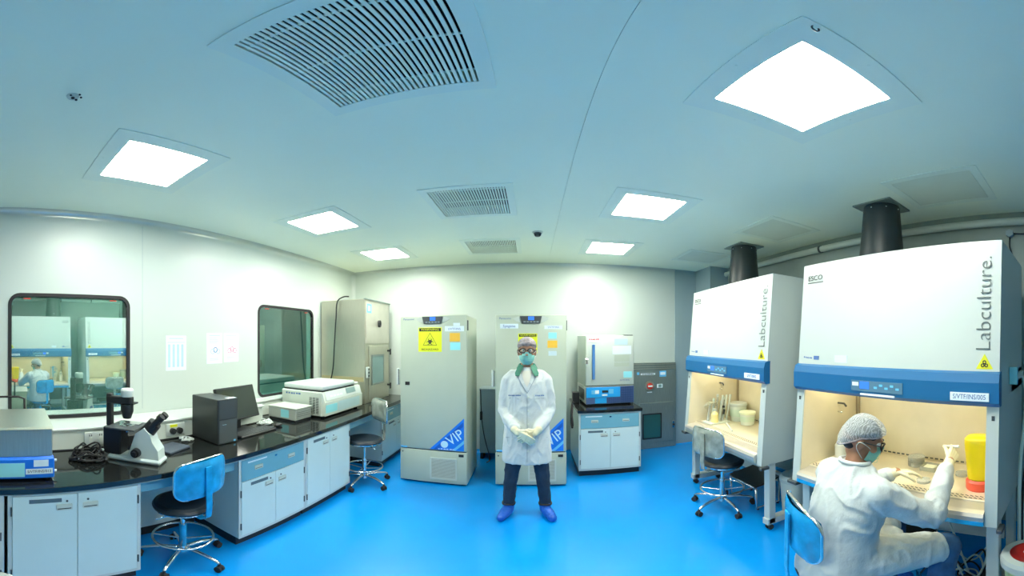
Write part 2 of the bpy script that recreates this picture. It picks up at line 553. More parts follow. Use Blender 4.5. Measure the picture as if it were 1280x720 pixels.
# ceiling lights
def ceiling_light(x, y, label, group):
    t = thing('ceiling_light', label, 'light', (x, y, ZC), 0, group)
    MB().ring(rrect(-FR, FR, -FR, FR, .004, 1), rrect(-GL + .004, GL - .004, -GL + .004, GL - .004, .003, 1), 'z', -.006, 0).build('light_frame', M_trimc, t)
    bx('diffuser', M_lampd, t, -GL + .002, GL - .002, -GL + .002, GL - .002, .002, .012)
    for a, b in ((-1, 0), (1, 0), (0, 1), (0, -1)):
        MB().cyl((a * .3, b * .3, -.008), (a * .3, b * .3, -.005), .005, n=8).build('screw', M_trimc, t)
    return t
where = ('over the long black worktop beside the near window', 'between the large grille and the far window', 'close to the stainless pass box')
where2 = ('in front of the first white safety cabinet', 'in front of the farther safety cabinet', 'above the small bench freezer')
for i, y in enumerate(ROWS):
    ceiling_light(LX, y, 'square lit ceiling panel light ' + where[i], 'ceiling panel lights')
    ceiling_light(RX, y, 'square lit ceiling panel light ' + where2[i], 'ceiling panel lights')

# ceiling grilles
slat_proto = None
def ceiling_vent(y, label):
    global slat_proto
    t = thing('ceiling_vent', label, 'vent', (VX, y, ZC), 0, 'ceiling air grilles')
    fo = VH + .055
    MB().ring(rrect(-fo, fo, -fo, fo, .004, 1), rrect(-VH + .002, VH - .002, -VH + .002, VH - .002, .003, 1), 'z', -.005, 0).build('vent_frame', M_trimc, t)
    bx('backing', M_void, t, -VH + .001, VH - .001, -VH + .001, VH - .001, .085, .095)
    n = 28
    for i in range(n):
        x = -VH + .016 + (2 * VH - .032) * i / (n - 1)
        if slat_proto is None:
            slat_proto = MB().box(-.0057, .0057, -VH + .003, VH - .003, -.003, .004).build('slat', M_trimc, t)
            slat_proto.location = (x, 0, 0)
        else:
            inst(slat_proto, t, (x, 0, 0))
    for yy in (-.232, -.012, .208):
        bx('cross_bar', M_trimc, t, -VH + .002, VH - .002, yy - .004, yy + .004, .006, .012)
    return t
ceiling_vent(ROWS[0], 'wide slatted ceiling air grille between the two front panel lights')
ceiling_vent(ROWS[1], 'slatted ceiling air grille in the middle row of lights')
ceiling_vent(ROWS[2], 'slatted ceiling air grille above the two tall freezers')

# ceiling bits
t = thing('smoke_detector', 'small white smoke detector on the ceiling beside the rear grille', 'detector', (.057, 3.5, ZC))
MB().lathe([(0, -.012), (.05, -.012), (.055, -.004), (.055, 0)]).build('base_plate', M_offw, t)
MB().lathe([(.0, -.05), (.025, -.048), (.036, -.03), (.04, -.012)]).build('detector_head', M_dark, t)
for s in (-1, 1): MB().ell((s * .022, -.03, -.042), (.012, .012, .012), 10, 6).build('sensor', M_ink, t)
t = thing('ceiling_sensor', 'tiny white sensor with black dots on the bare ceiling', 'sensor', (-1.294, .313, ZC))
MB().lathe([(0, -.01), (.022, -.01), (.026, 0)]).build('base_plate', M_offw, t)
for a, b, r in ((0, 0, .008), (.018, -.012, .005), (-.012, .016, .006), (.01, .03, .005), (.03, .02, .005)):
    MB().ell((a, b, -.012), (r, r, r), 8, 6).build('sensor_dot', M_ink, t)
tag(MB().tube([(.649 + .014 * cos(a), .602, ZC - .014 - .014 * sin(a)) for a in [2 * pi * i / 14 for i in range(14)]], .0028, 6, closed=True).build('ceiling_hook', M_dark), 'small dark ring hook at the corner of a ceiling light', 'hook')

# ceiling access panels over the safety cabinets
M_acc = mat('access_panel_paint', (.72, .79, .68), .5, var=.02)
for (x0, x1, y0, y1, l) in ((1.96, 2.55, .57, 1.23, 'square grey ceiling access panel over the first safety cabinet'),
                            (1.93, 2.56, 2.305, 2.93, 'square grey ceiling access panel over the farther safety cabinet'),
                            (1.86, 2.50, 3.75, 4.36, 'square grey ceiling access panel near the back right corner')):
    t = thing('ceiling_access_panel', l, 'panel', ((x0 + x1) / 2, (y0 + y1) / 2, ZC), 0, 'ceiling access panels')
    hx, hy = (x1 - x0) / 2, (y1 - y0) / 2
    MB().ring(rrect(-hx, hx, -hy, hy, .003, 1), rrect(-hx + .055, hx - .055, -hy + .055, hy - .055, .003, 1), 'z', -.006, 0).build('panel_frame', M_trimc, t)
    bx('lid', M_acc, t, -hx + .058, hx - .058, -hy + .058, hy - .058, -.004, 0)

# pipe under the ceiling along the right wall
t = thing('wall_pipe', 'long pale round pipe running under the ceiling along the grey wall', 'pipe', (2.835, 0, 2.725))
MB().cyl((0, -1.8, 0), (0, 4.49, 0), .036, n=14).build('pipe_run', mat('pipe_paint', (.50, .56, .52), .35), t)
for y in (-.9, .3, 1.75, 2.55, 3.9): MB().ring([(.044 * cos(a), .044 * sin(a)) for a in [2 * pi * i / 16 for i in range(16)]], [(.036 * cos(a), .036 * sin(a)) for a in [2 * pi * i / 16 for i in range(16)]], 'y', y - .012, y + .012).build('pipe_clip', M_dark, t)
t = thing('junction_box', 'small grey junction box with cables high on the grey wall', 'junction box', (XR, .53, 2.62))
MB().prism([(.035 * cos(R(60 * i + 30)), .035 * sin(R(60 * i + 30))) for i in range(6)], 'x', -.05, -.001).build('box_body', M_grey, t)
MB().tube([(-.02, -.03, 0), (-.03, -.15, -.01), (-.02, -.28, .02), (-.02, -.4, .1)], .006, 6, spline=4).build('cable', M_rubber, t)
MB().tube([(-.02, 0, -.03), (-.03, .0, -.12), (-.03, -.02, -.2), (-.03, -.03, -.4)], .006, 6, spline=4).build('cable', M_rubber, t)

# ------------------------------------------------------------------ benches on the left
def cup_handle(parent, x, z, y, w=.085, h=.034):
    hd = MB().ring(rrect(-w / 2, w / 2, -h / 2, h / 2, .004, 2), rrect(-w / 2 + .006, w / 2 - .006, -h / 2 + .006, h / 2 - .006, .003, 2), 'y', -.006, 0).build('handle', M_offw, parent, (x, y, z))
    bx('handle_recess', M_dark, hd, -w / 2 + .006, w / 2 - .006, -.001, 0, -h / 2 + .006, h / 2 - .006)
    bx('handle_lip', M_offw, hd, -w / 2 + .006, w / 2 - .006, -.008, -.001, -.004, h / 2 - .006)

def base_cabinet(label, loc, rz, W=.77, D=.6, H=.8, drawer=True, group='laboratory base cabinets', plate=True):
    """front looks along local -y, origin at the middle of the front edge on the floor"""
    t = thing('base_cabinet', label, 'cabinet', loc, rz, group)
    h = W / 2
    bx('plinth', M_black, t, -h + .01, h - .01, .05, D - .02, 0, .085)
    bx('carcass', M_cab, t, -h, h, .018, D, .085, H, b=.003)
    MB().ring(rrect(-h, h, .085, H, .002, 1), rrect(-h + .022, h - .022, .107, H - .02, .002, 1), 'y', .004, .018).build('face_frame', M_white, t)
    top = H - .022
    if drawer:
        dw = bx('drawer', M_cabblue, t, -h + .024, h - .024, 0, .018, H - .195, top, b=.002)
        for x in (-.19, .19): cup_handle(dw, x, H - .105, 0)
        bx('label_strip', M_paper, dw, -.30, -.10, -.001, 0, H - .052, H - .040)
        bx('lock', M_chrome, dw, -.012, .012, -.004, 0, H - .060, H - .046)
        top = H - .20
    for s in (-1, 1):
        x0, x1 = (-h + .024, -.0015) if s < 0 else (.0015, h - .024)
        d = bx('door', M_cab, t, x0, x1, 0, .018, .11, top, b=.002)
        cup_handle(d, s * .075, top - .085, 0, .09, .04)
        for z in (.20, top - .10):
            bx('hinge', M_dark, d, s * (h - .022), s * (h - .014), -.004, .012, z - .03, z + .03)
        MB().cyl((s * .06, -.003, top - .045), (s * .06, 0, top - .045), .007, n=10).build('keyhole', M_dark, d)
        if s < 0 and plate:
            bx('name_plate', mat('plate_grey', (.10, .15, .17), .4), d, -.27, -.09, -.002, 0, top - .048, top - .022)
    return t

BX = -1.85                                   # front of the doors
bench_g = 'base cabinets under the long black worktop'
base_cabinet('white base cabinet with a blue drawer left of the water bath cabinet', (BX, -.315, 0), pi / 2, group=bench_g)
cA = base_cabinet('pale two-door base cabinet with no drawer below the water bath', (BX, .475, 0), pi / 2, drawer=False, group=bench_g)
base_cabinet('pale base cabinet with one wide blue drawer beside the blue-backed chair', (BX, 2.01, 0), pi / 2, group=bench_g)
base_cabinet('pale tall two-door base cabinet under the centrifuge', (BX, 2.785, 0), pi / 2, drawer=False, group=bench_g)
base_cabinet('pale base cabinet with a blue drawer next to the left tall freezer', (BX, 4.46, 0), pi / 2, W=.98, group=bench_g)
for (y0, y1, l) in ((.862, 1.623, 'pale knee-space panel behind the blue-backed chair'), (3.172, 3.968, 'pale knee-space panel behind the grey-backed chair')):
    t = thing('knee_space_panel', l, 'panel', (-2.42, (y0 + y1) / 2, 0))
    hy = (y1 - y0) / 2 - .001
    bx('back_panel', M_cab, t, -.01, .01, -hy, hy, .085, .798)
    bx('apron', M_cabblue, t, .50, .52, -hy, hy, .70, .798)
    bx('plinth', M_black, t, -.03, .0, -hy, hy, 0, .085)

wt = thing('worktop', 'long glossy black stone worktop running along the whole left wall', 'worktop', (0, 0, 0))
MB().box(XL + .003, BX + .022, -1.4, YB - .003, .801, .840, b=.004).build('top_slab', M_blackg, wt)
bx('edge_strip', mat('edge_band', (.30, .40, .42), .3), wt, BX + .002, BX + .018, -1.4, YB - .003, .796, .8005)

# ---- water bath on the worktop
WT = .8405
t = thing('water_bath', 'stainless water bath with blue control front and sloping lid on worktop', 'water bath', (-1.95, .06, WT), pi / 2)
bx('base', M_vblue, t, -.32, .30, .0, .40, .012, .155, b=.006)
bx('front_panel', M_vblue, t, -.32, .30, -.02, .0, .02, .15, b=.006)
bx('tank', M_steel, t, -.31, .292, .005, .39, .155, .325, b=.004)
MB().prism([(.0, .325), (.395, .325), (.395, .345), (.33, .385), (.02, .335)], 'x', -.315, .297).build('lid', M_steel, t)
bx('gable_sticker', M_vblue, t, -.10, -.04, .003, .005, .16, .31)
bx('control_label', M_cyan, t, -.25, .13, -.0215, -.02, .035, .125)
bx('name_strip', M_paper, t, .135, .29, -.0215, -.02, .05, .085)
text('S/VTF/INS/013', .024, M_ink, t, (.212, -.022, .067), sx=.95)
bx('info_sticker', M_paper, t, .18, .265, -.0215, -.02, .098, .14)
for z in (.04, .11): MB().cyl((.30, .05, z), (.325, .05, z), .008, n=10).build('drain_nipple', M_white, t)
for x in (-.28, .26):
    for y in (.03, .36): MB().cyl((x, y, 0), (x, y, .013), .018, n=12).build('foot', M_rubber, t)
MB().tube([(-.13, .40, .30), (-.13, .42, .43), (-.05, .42, .455), (.13, .42, .455), (.17, .42, .44), (.17, .40, .30)], .008, 8).build('lid_handle', M_rubber, t)

# ---- inverted microscope
t = thing('microscope', 'pale grey inverted microscope with black eyepieces and tall lamp pillar', 'microscope', (-2.14, .97, WT), R(131))
M_mic = mat('microscope_enamel', (.62, .72, .70), .35)
mb = MB().prism([(.16, .0), (.16, .03), (.05, .05), (.03, .09), (-.01, .21), (-.07, .255), (-.115, .21), (-.13, .16), (-.17, .1), (-.18, .0)], 'x', -.06, .06)
mb.build('stand', M_mic, t)
mb = MB().box(-.075, .075, -.19, .20, .0, .035, b=.012); mb.build('foot_base', M_mic, t)
bx('logo_plate', M_inkblue, t, .0605, .062, -.13, -.06, .10, .125)
bx('back_housing', M_black, t, -.06, .06, .10, .24, .036, .235, b=.008)
bx('stage', M_dark, t, -.12, .12, -.03, .19, .238, .250, b=.003)
MB().lathe([(0, .2505), (.055, .2505), (.055, .254), (.035, .254), (.035, .2515)], (0, .08, 0), 24).build('stage_ring', M_chrome, t)
bx('slide_holder', M_chrome, t, .02, .10, .0, .16, .251, .256)
mb = MB().box(-.025, .025, .195, .235, .2352, .47, b=.006); mb.box(-.03, .03, .04, .235, .40, .455, b=.008); mb.build('lamp_pillar', M_black, t)
MB().lathe([(.0, .30), (.028, .30), (.045, .35), (.045, .40)], (0, .08, 0), 18).build('condenser', M_black, t)
bx('filter_slide', M_black, t, -.02, .14, .06, .10, .385, .395)
MB().lathe([(.0, .455), (.044, .455), (.046, .475), (.046, .50), (.038, .512), (0, .512)], (0, .08, 0), 20).build('lamp_cap', M_white, t)
mb = MB().cyl((0, .08, .20), (0, .08, .236), .018, n=14); mb.build('objective', M_chrome, t)
bh = MB().cyl((0, -.06, .20), (0, -.13, .285), .052, .046, n=18); hd = bh.build('eyepiece_head', M_black, t)
for s in (-1, 1):
    MB().cyl((s * .034, -.115, .262), (s * .036, -.175, .325), .021, n=14).build('eyepiece_tube', M_black, hd)
    MB().cyl((s * .036, -.172, .322), (s * .0365, -.192, .343), .026, .025, n=14).build('eyecup', M_rubber, hd)
for s in (-1, 1):
    MB().cyl((s * .06, -.02, .075), (s * .095, -.02, .075), .034, .03, n=18).build('focus_knob', M_black, t)
    MB().cyl((s * .095, -.02, .075), (s * .115, -.02, .075), .018, n=14).build('fine_focus_knob', M_black, t)

t = thing('power_supply', 'small black power supply box behind the microscope', 'power supply', (-2.41, 1.06, WT), R(5))
bx('box_body', M_black, t, -.07, .07, -.09, .13, .006, .13, b=.006)
for x in (-.05, .05):
    for y in (-.07, .11): MB().cyl((x, y, 0), (x, y, .007), .01, n=8).build('foot', M_rubber, t)
bx('switch', M_red, t, .0701, .074, -.06, -.03, .04, .06)
t = thing('mouse_pad', 'flat dark grey pad lying behind the microscope near the computer', 'pad', (-2.25, 1.30, WT), R(20))
rbox(-.09, .09, -.12, .12, 0, .018, .006).build('pad_body', mat('pad_grey', (.06, .08, .11), .5), t)

# tangled leads on the worktop
rng = random.Random(3)
def tangle(name, label, c, rx, ry, hz, n, r, m):
    t = thing(name, label, 'cables', c)
    for k in range(n):
        pts = []
        a0 = rng.uniform(0, 6.28)
        for i in range(11):
            a = a0 + i * rng.uniform(.6, 1.0)
            q = rng.uniform(.35, 1)
            pts.append((rx * q * cos(a), ry * q * sin(a), r + .005 + rng.uniform(0, 1) ** 1.5 * hz * (1.1 - q)))
        MB().tube(pts, r, 6, spline=5).build('lead', m, t)
    return t
tg = tangle('cable_tangle', 'heap of tangled black power leads between water bath and microscope', (-2.28, .66, WT), .13, .14, .16, 9, .006, M_rubber)
rbox(-.05, .05, -.06, .02, .0, .05, .008).build('adapter', M_black, tg)
rbox(-.02, .06, .05, .10, .0, .04, .008).build('adapter', M_black, tg)
for q in ((-.08, .06, .03), (.06, -.08, .02), (.02, .1, .06)):
    bx('cable_tie', M_white, tg, q[0] - .012, q[0] + .012, q[1] - .006, q[1] + .006, q[2], q[2] + .012)
tangle('cable_tangle', 'pale looped cable lying beside the computer tower', (-2.40, 1.515, WT), .07, .08, .03, 2, .006, M_white)
tangle('cable_tangle', 'white cables bunched on the worktop right of the monitor', (-2.40, 2.46, WT), .08, .10, .06, 4, .006, M_white)

# sockets on the ledge face
def socket(y, label, round_holes=0, z=.925, x=LEDGE):
    t = thing('wall_socket', label, 'socket', (x, y, z), pi / 2, 'power sockets on the ledge')
    rbox(-.09, .09, -.010, 0, -.055, .055, .004, 2).build('plate', M_white, t)
    if round_holes:
        bx('inner_panel', M_yellow, t, -.055, .015, -.012, -.010, .022, .045)
        for x in (-.035, .03): MB().cyl((x, -.04, -.01), (x, -.010, -.01), .026, n=14).build('plug', M_black, t)
    else:
        for x in (-.04, .04):
            bx('switch', M_offw, t, x - .012, x + .012, -.014, -.010, -.03, .01)
            for dx in (-.008, .008): bx('pin_hole', M_ink, t, x + dx - .003, x + dx + .003, -.0108, -.010, .02, .035)
    return t
socket(.78, 'white double socket behind the tangled black leads')
socket(1.48, 'white socket with two round black plugs by the computer tower', 1)
socket(2.62, 'white socket with plugs behind the small benchtop instrument', 1, x=LEDGE2)

# ---- computer tower, monitor, keyboard
t = thing('computer_tower', 'black desktop computer tower standing on the worktop', 'computer', (-2.12, 1.745, WT), pi / 2)
M_pc = mat('computer_black', (.020, .026, .026), .35)
bx('case', M_pc, t, -.10, .10, .012, .37, .006, .375, b=.004)
bx('front_bezel', mat('bezel_black', (.030, .038, .042), .4), t, -.10, .10, 0, .012, .004, .378, b=.004)
bx('drive_panel', M_dark, t, -.09, .09, -.002, 0, .215, .365)
bx('lower_panel', mat('bezel_grey', (.075, .09, .095), .45), t, -.09, .09, -.002, 0, .015, .205)
bx('power_badge', M_lblue, t, .055, .075, -.004, -.002, .012, .028)
bx('slot', M_chrome, t, -.06, -.02, -.003, -.002, .165, .170)
bx('top_sticker', M_paper, t, .0, .09, .002, .05, .378, .379)
t = thing('monitor', 'black flat computer monitor tilted back behind the computer tower', 'monitor', (-2.40, 2.13, WT), R(96))
bx('foot', M_black, t, -.12, .12, -.07, .07, 0, .012, b=.004)
bx('neck', M_black, t, -.03, .03, .03, .05, .012, .20)
mo = MB(Matrix.Translation((0, 0, .10)) @ Matrix.Rotation(R(-17), 4, 'X')).box(-.26, .26, -.015, .02, 0, .32, b=.006).build('screen_housing', M_black, t)
MB(Matrix.Translation((0, 0, .10)) @ Matrix.Rotation(R(-17), 4, 'X')).box(-.245, .245, -.0165, -.015, .018, .305).build('screen', mat('dark_screen', (.03, .04, .036), .12), mo)
t = thing('keyboard', 'black keyboard lying in front of the monitor', 'keyboard', (-2.20, 2.14, WT), R(93))
bx('keyboard_case', M_black, t, -.23, .23, -.04, .11, 0, .018, b=.005)
km = MB()
for r_ in range(5):
    for c_ in range(15):
        km.box(-.215 + c_ * .0288, -.215 + c_ * .0288 + .024, -.03 + r_ * .027, -.03 + r_ * .027 + .022, .018, .023)
km.build('keys', M_dark, t)['kind'] = 'stuff'
t = thing('computer_mouse', 'small black mouse beside the keyboard', 'mouse', (-2.24, 2.47, WT))
MB().ell((0, 0, .017), (.03, .05, .017), 16, 10).build('mouse_body', M_black, t)

# ---- small instrument and centrifuge
t = thing('benchtop_instrument', 'small beige benchtop instrument with a cyan sticker in front of centrifuge', 'instrument', (-2.2, 2.82, WT), pi / 2)
M_inst = mat('instrument_grey', (.40, .44, .40), .45)
bx('housing', M_inst, t, -.135, .135, .004, .38, .02, .135, b=.006)
bx('lid', M_freezl, t, -.14, .14, -.004, .385, .135, .15, b=.005)
bx('front_plate', mat('instrument_plate', (.26, .30, .28), .4), t, -.12, .12, 0, .004, .035, .12)
for z in (.06, .08, .10): bx('vent_line', M_dark, t, -.11, .11, -.001, 0, z, z + .004)
bx('side_sticker', M_cyan, t, -.1365, -.135, .09, .20, .04, .125)
bx('base_skirt', M_black, t, -.13, .13, .01, .37, .0, .02)
t = thing('centrifuge', 'large white benchtop centrifuge with closed lid and slanted keypad', 'centrifuge', (-2.07, 3.42, WT), pi / 2)
bx('housing', M_freezl, t, -.42, .42, .03, .60, .02, .29, b=.012)
MB().prism([(.03, .05), (.03, .29), (.0, .19), (-.01, .18), (-.01, .03), (.03, .03)], 'x', -.41, .41).build('front_fascia', M_offw, t)
MB().prism([(.028, .287), (-.004, .196), (-.008, .198), (.024, .291)], 'x', -.38, .38).build('keypad_panel', M_white, t)
MB().prism([(.022, .282), (.002, .222), (-.002, .224), (.018, .284)], 'x', .05, .26).build('display', mat('lcd_grey', (.22, .34, .33), .3), t)
for i in range(4): MB().prism([(.010, .243), (.004, .226), (-.0005, .228), (.006, .245)], 'x', -.30 + i * .07, -.25 + i * .07).build('keypad_button', M_paper, t)
lid = rbox(-.40, .30, .035, .585, .302, .36, .018)
lid.build('lid', M_white, t)
bx('lid_seal', M_rubber, t, -.395, .295, .04, .58, .29, .303)
bx('lid_latch', M_offw, t, .31, .415, .05, .25, .29, .325, b=.008)
bx('front_label', M_cyan, t, -.40, -.17, -.0115, -.010, .06, .15)
bx('spec_label', mat('pale_label', (.48, .66, .68), .5), t, -.15, .34, -.0115, -.010, .05, .16)
vm = MB()
for i in range(14):
    for k in range(3): vm.box(-.4215, -.42, .07 + k * .045, .105 + k * .045, .05 + i * .013, .057 + i * .013)
vm.build('side_vent', M_dark, t)['kind'] = 'stuff'
sp_ = small_print(t, -.11, .11, 0, .022, 0, M_inkblue)
sp_.location = (-.4202, .42, .25); sp_.rotation_euler = (0, 0, -pi / 2)
for x in (-.36, .36):
    for y in (.06, .55): MB().cyl((x, y, 0), (x, y, .021), .022, n=12).build('foot', M_rubber, t)

# ---- papers on the wall
def notice(y0, y1, z0, z1, label, kind):
    t = thing('wall_notice', label, 'notice', (XL, (y0 + y1) / 2, (z0 + z1) / 2), pi / 2, 'paper notices on the left wall')
    w, h = (y1 - y0) / 2, (z1 - z0) / 2
    bx('sheet', M_paper, t, -w, w, -.0025, -.0005, -h, h)
    pale = mat('pale_print', (.42, .60, .78), .7); grey = mat('grey_print', (.35, .42, .50), .7)
    bx('heading', grey, t, -w * .7, w * .7, -.003, -.0025, h * .82, h * .86)
    if kind == 0:
        bx('rule', grey, t, -w * .85, w * .85, -.003, -.0025, h * .60, h * .63)
        for k in range(4):
            bx('table_column', pale, t, -w * .8 + k * w * .43, -w * .8 + k * w * .43 + w * .22, -.003, -.0025, -h * .8, h * .5)
    else:
        for k in range(4): bx('text_line', pale, t, -w * .7, w * (.3 + .1 * (k % 3)), -.003, -.0025, h * (.66 - k * .1), h * (.69 - k * .1))
        m = M_inkblue if kind == 1 else mat('pink_print', (.62, .22, .36), .7)
        for a in range(3):
            cx, cz, rr = w * (.1 + .35 * (a - 1)), -h * .2 + h * .1 * (a % 2), w * .28
            ci = [2 * pi * i / 16 for i in range(16)]
            MB().ring([(cx + rr * cos(b), cz + rr * sin(b)) for b in ci], [(cx + rr * .72 * cos(b), cz + rr * .72 * sin(b)) for b in ci], 'y', -.003, -.0025).build('diagram', pale if (kind == 1 and a != 1) else m, t)
        for k in range(2): bx('text_line', pale, t, -w * .6, w * .5, -.003, -.0025, -h * (.68 + k * .1), -h * (.65 + k * .1))
notice(1.585, 1.812, 1.40, 1.735, 'pale printed table sheet on the wall beside the near window', 0)
notice(2.06, 2.262, 1.45, 1.765, 'white notice with a blue diagram on the wall above the monitor', 1)
notice(2.285, 2.49, 1.46, 1.765, 'white notice with a pink diagram on the wall above the monitor', 2)

# ---- stainless pass box in the back left corner
t = thing('pass_box', 'tall stainless steel pass box standing on the worktop in the corner', 'pass box', (-2.115, 4.43, WT), pi / 2)
M_sb = mat('beige_steel', (.50, .49, .40), .36, .7, var=.08, aniso=True)
bx('body', M_sb, t, -.40, .385, .01, .715, .0, 1.41, b=.006)
bx('upper_plate', mat('pale_steel', (.62, .60, .52), .4, .6, var=.05), t, -.385, .37, .0, .01, .81, 1.40, b=.003)
bx('top_lip', M_steeld, t, -.40, .385, -.012, .03, 1.40, 1.415)
MB().ring([(.0 + .035 * cos(a), 1.09 + .05 * sin(a)) for a in [2 * pi * i / 20 for i in range(20)]], [(.018 * cos(a), 1.09 + .032 * sin(a)) for a in [2 * pi * i / 20 for i in range(20)]], 'y', -.03, 0).build('gauge', M_black, t)
bx('sticker', M_lblue, t, -.36, -.23, -.0012, 0, 1.225, 1.345)
bx('sticker_mark', M_paper, t, -.33, -.305, -.0018, -.0012, 1.25, 1.32); bx('sticker_mark', M_paper, t, -.29, -.265, -.0018, -.0012, 1.25, 1.32)
dd = bx('door', M_sb, t, -.30, .34, -.004, .01, .04, .78, b=.004)
MB().ring(rrect(-.235, .165, .235, .655, .01, 2), rrect(-.21, .14, .26, .63, .01, 2), 'y', -.012, -.003).build('window_frame', M_steeld, dd)
bx('window_pane', mat('pass_box_pane', (.22, .36, .36), .1), dd, -.21, .14, -.008, -.004, .26, .63)
for z in (.70, .19):
    hh = MB().cyl((.30, -.05, z), (.30, -.003, z), .014, n=10).build('latch', M_black, dd)
    bx('lever', M_black, hh, .285, .315, -.06, -.045, z - .06, z + .03, b=.005)
bx('switch_box', M_white, t, -.398, -.335, -.03, 0, .35, .50, b=.006)
for z in (.38, .425, .47): bx('switch', M_dark, t, -.38, -.352, -.036, -.03, z - .012, z + .012)
bx('side_strip', mat('ochre_strip', (.42, .36, .20), .5), t, -.402, -.4, .03, .70, .30, .36)
tag(MB().tube([(-2.36, 4.012, 2.29), (-2.44, 3.99, 2.285), (-2.53, 3.985, 2.22), (-2.55, 3.985, 2.0), (-2.575, 3.985, 1.65), (-2.60, 3.985, 1.3), (-2.65, 3.98, 1.1), (-2.68, 3.97, 1.03)], .009, 7, spline=5).build('black_cable', M_rubber), 'black cable hanging down the side of the stainless pass box', 'cable')

# ------------------------------------------------------------------ lab chairs (front of the seat looks along local -y)
def chair(label, loc, rz, film, base_rot=0., seat_h=.52, group='wheeled laboratory chairs', back_w=.38, back_z=.78):
    t = thing('lab_chair', label, 'chair', loc, rz, group)
    hub = MB().cyl((0, 0, .075), (0, 0, .135), .036, .030, n=16).build('hub', M_chrome, t)
    for k in range(5):
        a = base_rot + 2 * pi * k / 5
        ca, sa = cos(a), sin(a)
        lg_ = MB().tube([(ca * .03, sa * .03, .112), (ca * .14, sa * .14, .112), (ca * .25, sa * .25, .092), (ca * .295, sa * .295, .072)], [.017, .016, .014, .012], 8, spline=3).build('leg', M_chrome, t)
        c = MB().cyl((ca * .295, sa * .295, .05), (ca * .295, sa * .295, .075), .010, n=8)
        cx, cy = ca * .295, sa * .295
        for s in (-1, 1):
            c.cyl((cx - sa * s * .008, cy + ca * s * .008, .0265), (cx - sa * s * .024, cy + ca * s * .024, .0265), .0262, n=14)
        c.box(cx - .016, cx + .016, cy - .016, cy + .016, .03, .056, b=.006)
        c.build('caster', M_rubber, t)
    MB().cyl((0, 0, .135), (0, 0, .33), .026, n=16).build('column_sleeve', film if film is M_film else M_chrome, t)
    MB().cyl((0, 0, .33), (0, 0, seat_h - .07), .017, n=14).build('gas_column', M_chrome, t)
    fr = MB().tube([(.205 * cos(2 * pi * i / 28), .205 * sin(2 * pi * i / 28), .225) for i in range(28)], .0095, 8, closed=True)
    for k in range(4):
        a = pi / 4 + k * pi / 2
        fr.cyl((cos(a) * .02, sin(a) * .02, .20), (cos(a) * .205, sin(a) * .205, .225), .007, n=8)
    fr.build('foot_ring', M_chrome, t)
    mb = MB().box(-.09, .09, -.07, .13, seat_h - .075, seat_h - .045, b=.006)
    mb.build('seat_plate', M_dark, t)
    MB().tube([(.08, .02, seat_h - .06), (.15, .02, seat_h - .065), (.235, .02, seat_h - .06)], .006, 6).build('height_lever', M_chrome, t)
    MB().lathe([(0, -.047), (.16, -.047), (.196, -.036), (.205, -.02)], (0, 0, seat_h), 32, sy=.98).build('seat_pan', M_chrome, t)
    MB().lathe([(.205, -.022), (.210, -.006), (.200, .010), (.17, .018), (.08, .014), (0, .012)], (0, 0, seat_h), 32, sy=.98).build('seat', M_seat, t)
    # bent flat bar that carries the backrest
    mb = MB()
    path = [(.08, seat_h - .058), (.20, seat_h - .058), (.245, seat_h - .03), (.255, seat_h + .05), (.25, back_z + .09)]
    for (y0, z0), (y1, z1) in zip(path[:-1], path[1:]):
        d = Vector((0, y1 - y0, z1 - z0)).normalized(); n_ = Vector((0, -d.z, d.y)) * .004
        vs = []
        for (y, z) in ((y0, z0), (y1, z1)):
            for x in (-.024, .024):
                for s in (-1, 1): vs.append((x, y + s * n_.y, z + s * n_.z))
        mb.add(vs, [(0, 1, 3, 2), (4, 6, 7, 5), (0, 4, 5, 1), (2, 3, 7, 6), (1, 5, 7, 3), (0, 2, 6, 4)])
    mb.build('back_bar', film, t)
    # curved backrest with chrome rim
    W, Hh = back_w / 2, .13
    out = rrect(-W, W, back_z - Hh, back_z + Hh, .075, 6)
    def bend(p, off): return (p[0], .225 + off - 1.1 * p[0] ** 2 * (1 if True else 0), p[1])
    n = len(out)
    vs = [bend(p, -.012) for p in out] + [bend(p, .016) for p in out]
    mb = MB()
    nx = 8
    def grid(off):
        rows = []
        for j in range(n // 2):
            a, b = out[j], out[n - 1 - j]
            rows.append([bend((a[0] + (b[0] - a[0]) * i / nx, a[1] + (b[1] - a[1]) * i / nx), off) for i in range(nx + 1)])
        v = [p for r in rows for p in r]
        f = [(j * (nx + 1) + i, j * (nx + 1) + i + 1, (j + 1) * (nx + 1) + i + 1, (j + 1) * (nx + 1) + i) for j in range(len(rows) - 1) for i in range(nx)]
        return v, f
    # rows run down both sides: split outline at top and bottom centre
    right = [p for p in out if p[0] >= 0]; right.sort(key=lambda p: -p[1])
    def grid2(off, puff):
        v, f = [], []
        m = len(right)
        for p in right:
            for i in range(nx + 1):
                x = -p[0] + 2 * p[0] * i / nx
                e = min(1, (W - abs(x)) / .05, (Hh - abs(p[1] - back_z)) / .04)
                v.append(bend((x, p[1]), off + puff * max(0, e)))
        for j in range(m - 1):
            for i in range(nx):
                f.append((j * (nx + 1) + i, j * (nx + 1) + i + 1, (j + 1) * (nx + 1) + i + 1, (j + 1) * (nx + 1) + i))
        return v, f
    v, f = grid2(-.006, -.022); mb.add(v, f, 0, True)
    v, f = grid2(.006, .010); mb.add(v, f, 0, True)
    mb.add([bend(p, -.006) for p in out] + [bend(p, .006) for p in out], [(i, (i + 1) % n, n + (i + 1) % n, n + i) for i in range(n)], 0, True)
    br = mb.build('backrest', film, t)
    MB().tube([bend(p, 0) for p in out], .0085, 6, closed=True).build('back_rim', M_chrome, br)
    return t

